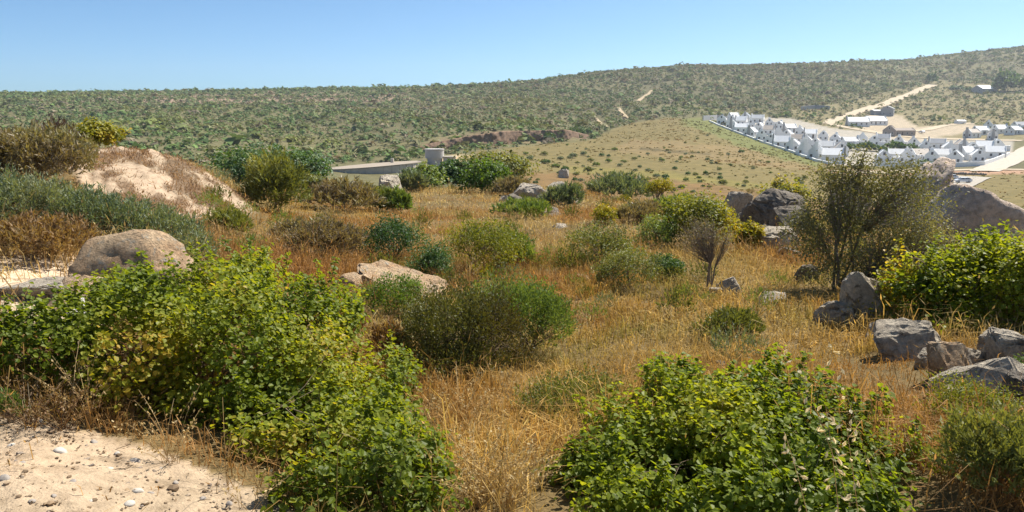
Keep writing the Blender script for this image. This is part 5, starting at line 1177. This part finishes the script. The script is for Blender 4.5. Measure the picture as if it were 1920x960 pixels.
def stalk_tuft(px, row, h, n, label, seed, spread=.5, mat='straw', name='dry_stalks', head=True, rr=None, cat='grass'):
    p = at_range(px, rr, row) if rr else G(px, row); m = mpp(p); r = rng(seed); t = thing(name, label, cat, p)
    L = h * m * r.uniform(.5, 1.05, n); an = r.uniform(0, 6.28, n); ln = r.uniform(.05, spread, n); d = np.stack([np.cos(an) * ln, np.sin(an) * ln, np.ones(n)], -1); d /= np.linalg.norm(d, axis=1, keepdims=True)
    tt = np.linspace(0, 1, 6)[None, :, None]; bend = np.stack([np.cos(an), np.sin(an), -.3 * np.ones(n)], -1)[:, None] * (L * .28)[:, None, None] * tt ** 2.2
    P = r.normal(0, .02, (n, 1, 3)) * np.array([1, 1, 0]) + d[:, None] * L[:, None, None] * tt + bend - np.array([0, 0, .01])
    g = Geo(); tubes(g, P, .0016 * np.linspace(1, .5, 6)[None] * np.ones((n, 1)), 3); g.obj('stalk', M[mat], t)
    if head:
        g = Geo(); kk = 9; rep = np.repeat(np.arange(n), kk); s = r.uniform(.6, 1, n * kk); ii = np.minimum((s * 5).astype(int), 4); fr = s * 5 - ii
        Q = P[rep, ii] * (1 - fr[:, None]) + P[rep, ii + 1] * fr[:, None] + r.normal(0, .008, (n * kk, 3)); al = d[rep] * .6 + unit(r, n * kk) * .7
        scatter(g, Q, unit(r, n * kk), .016 * r.uniform(.7, 1.3, n * kk), OVAL, r, None, al); tag(g.obj('seed_heads', M[mat], t), kind='stuff')
    return t
stalk_tuft(320, 870, 150, 16, 'clump of dry pale stalks at the edge of the sand', 301, .7)
stalk_tuft(165, 800, 150, 14, 'thin dry stalks rising from the sand by the brown brush', 302, .35)
stalk_tuft(423, 915, 180, 5, 'single tall bare stalk in the dark gap under the bush', 303, .15, head=False)
stalk_tuft(470, 955, 90, 8, 'small branching dry weed at the sand edge under the bush', 304, .8)
stalk_tuft(60, 800, 110, 40, 'tangle of reddish brown dry stems beside the sand', 305, 1.1, 'brown')
stalk_tuft(120, 805, 110, 40, 'matted reddish brown dead weeds in front of the round leafed bush', 306, 1.1, 'brown')
stalk_tuft(900, 950, 190, 60, 'thick clump of tall golden straw between the two green bushes', 307, .8)
stalk_tuft(950, 960, 170, 40, 'golden straw leaning against the greyish olive shrub', 308, .7)
stalk_tuft(870, 800, 130, 40, 'orange straw at the foot of the big olive shrub', 309, .7)
stalk_tuft(880, 545, 90, 40, 'pale feathery grass clump before the yellow green shrub', 310, .4)
stalk_tuft(1290, 990, 150, 6, 'dry broken stalks poking out in front of the glossy bush', 311, .6, head=False)
shrub(16, 800, 36, 50, 'fine', 'fine', 'tiny fresh green plant growing at the edge of the sand', 312, n=140, leaf=.011)
def oats(spots):
    for i, (bx, br, tx, trow, rng_b, rng_t, lab) in enumerate(spots):
        b = at_range(bx, rng_b, br); x, y, z = pdir(tx, trow); hh = math.hypot(x, y); tip = np.array([rng_t * x / hh, rng_t * y / hh, CAMZ + rng_t * z / hh]); r = rng(330 + i)
        t = thing('oat_stem', lab, 'grass', b)
        s = np.linspace(0, 1, 14)[:, None]; mid = b * .5 + tip * .5 + np.array([0, 0, .08]); P = (1 - s) ** 2 * b + 2 * s * (1 - s) * mid + s * s * tip - b
        g = Geo(); tubes(g, P[None], .0016 * np.linspace(1, .45, 14)[None], 4); g.obj('stalk', M['straw'], t)
        for k in range(13):
            u = .42 + .58 * k / 12; q = np.array([np.interp(u, s[:, 0], P[:, a]) for a in range(3)]); sd = r.normal(size=3) * np.array([1, 1, .2]); sd /= np.linalg.norm(sd)
            e = q + sd * .022 * (1.2 - .5 * u) + np.array([0, 0, -.008]); g = Geo(); tubes(g, np.stack([q, (q + e) / 2 + np.array([0, 0, .004]), e])[None], np.full((1, 3), .0005), 3)
            ax = sd * .5 + np.array([0, 0, -1.0]) if r.random() < .6 else sd + np.array([0, 0, -.2])
            for w in range(2): scatter(g, e[None], unit(r, 1), .026, OVAL, r, None, (ax + .25 * unit(r, 1)[0])[None])
            g.obj('spikelet', M['oat'], t)
oats([(1650, 990, 1482, 655, 2.6, 2.75, 'tallest pale wild oat stem leaning across the glossy bush'), (1690, 990, 1552, 640, 2.65, 2.9, 'wild oat stem rising beside the tallest one'),
      (1600, 1000, 1548, 760, 2.5, 2.5, 'wild oat stem with crowded husks low over the glossy bush'), (1560, 1000, 1470, 810, 2.5, 2.55, 'short wild oat stem left of the crowded husks'), (1640, 1000, 1585, 790, 2.5, 2.5, 'short wild oat stem right of the crowded husks')])

# ------------------------------------------------------------------ the air
def haze():
    m, nt, out = new_mat('haze_air'); v = nt.nodes.new('ShaderNodeVolumePrincipled')
    v.inputs['Color'].default_value = (.86, .92, 1.0, 1); v.inputs['Density'].default_value = .00014; v.inputs['Anisotropy'].default_value = .3
    nt.links.new(v.outputs[0], out.inputs['Volume'])
    g = bpy.data.objects['ground']; co = np.empty(len(g.data.vertices) * 3, np.float32); g.data.vertices.foreach_get('co', co); co = co.reshape(-1, 3)
    gg = Geo(); box(gg, -2170, 2170, -2170, 2170, float(co[:, 2].min()) - 1.5, float(co[:, 2].max()) + 14)
    tag(gg.obj('haze', m), 'thin pale haze in the air', 'haze', kind='stuff')
haze()
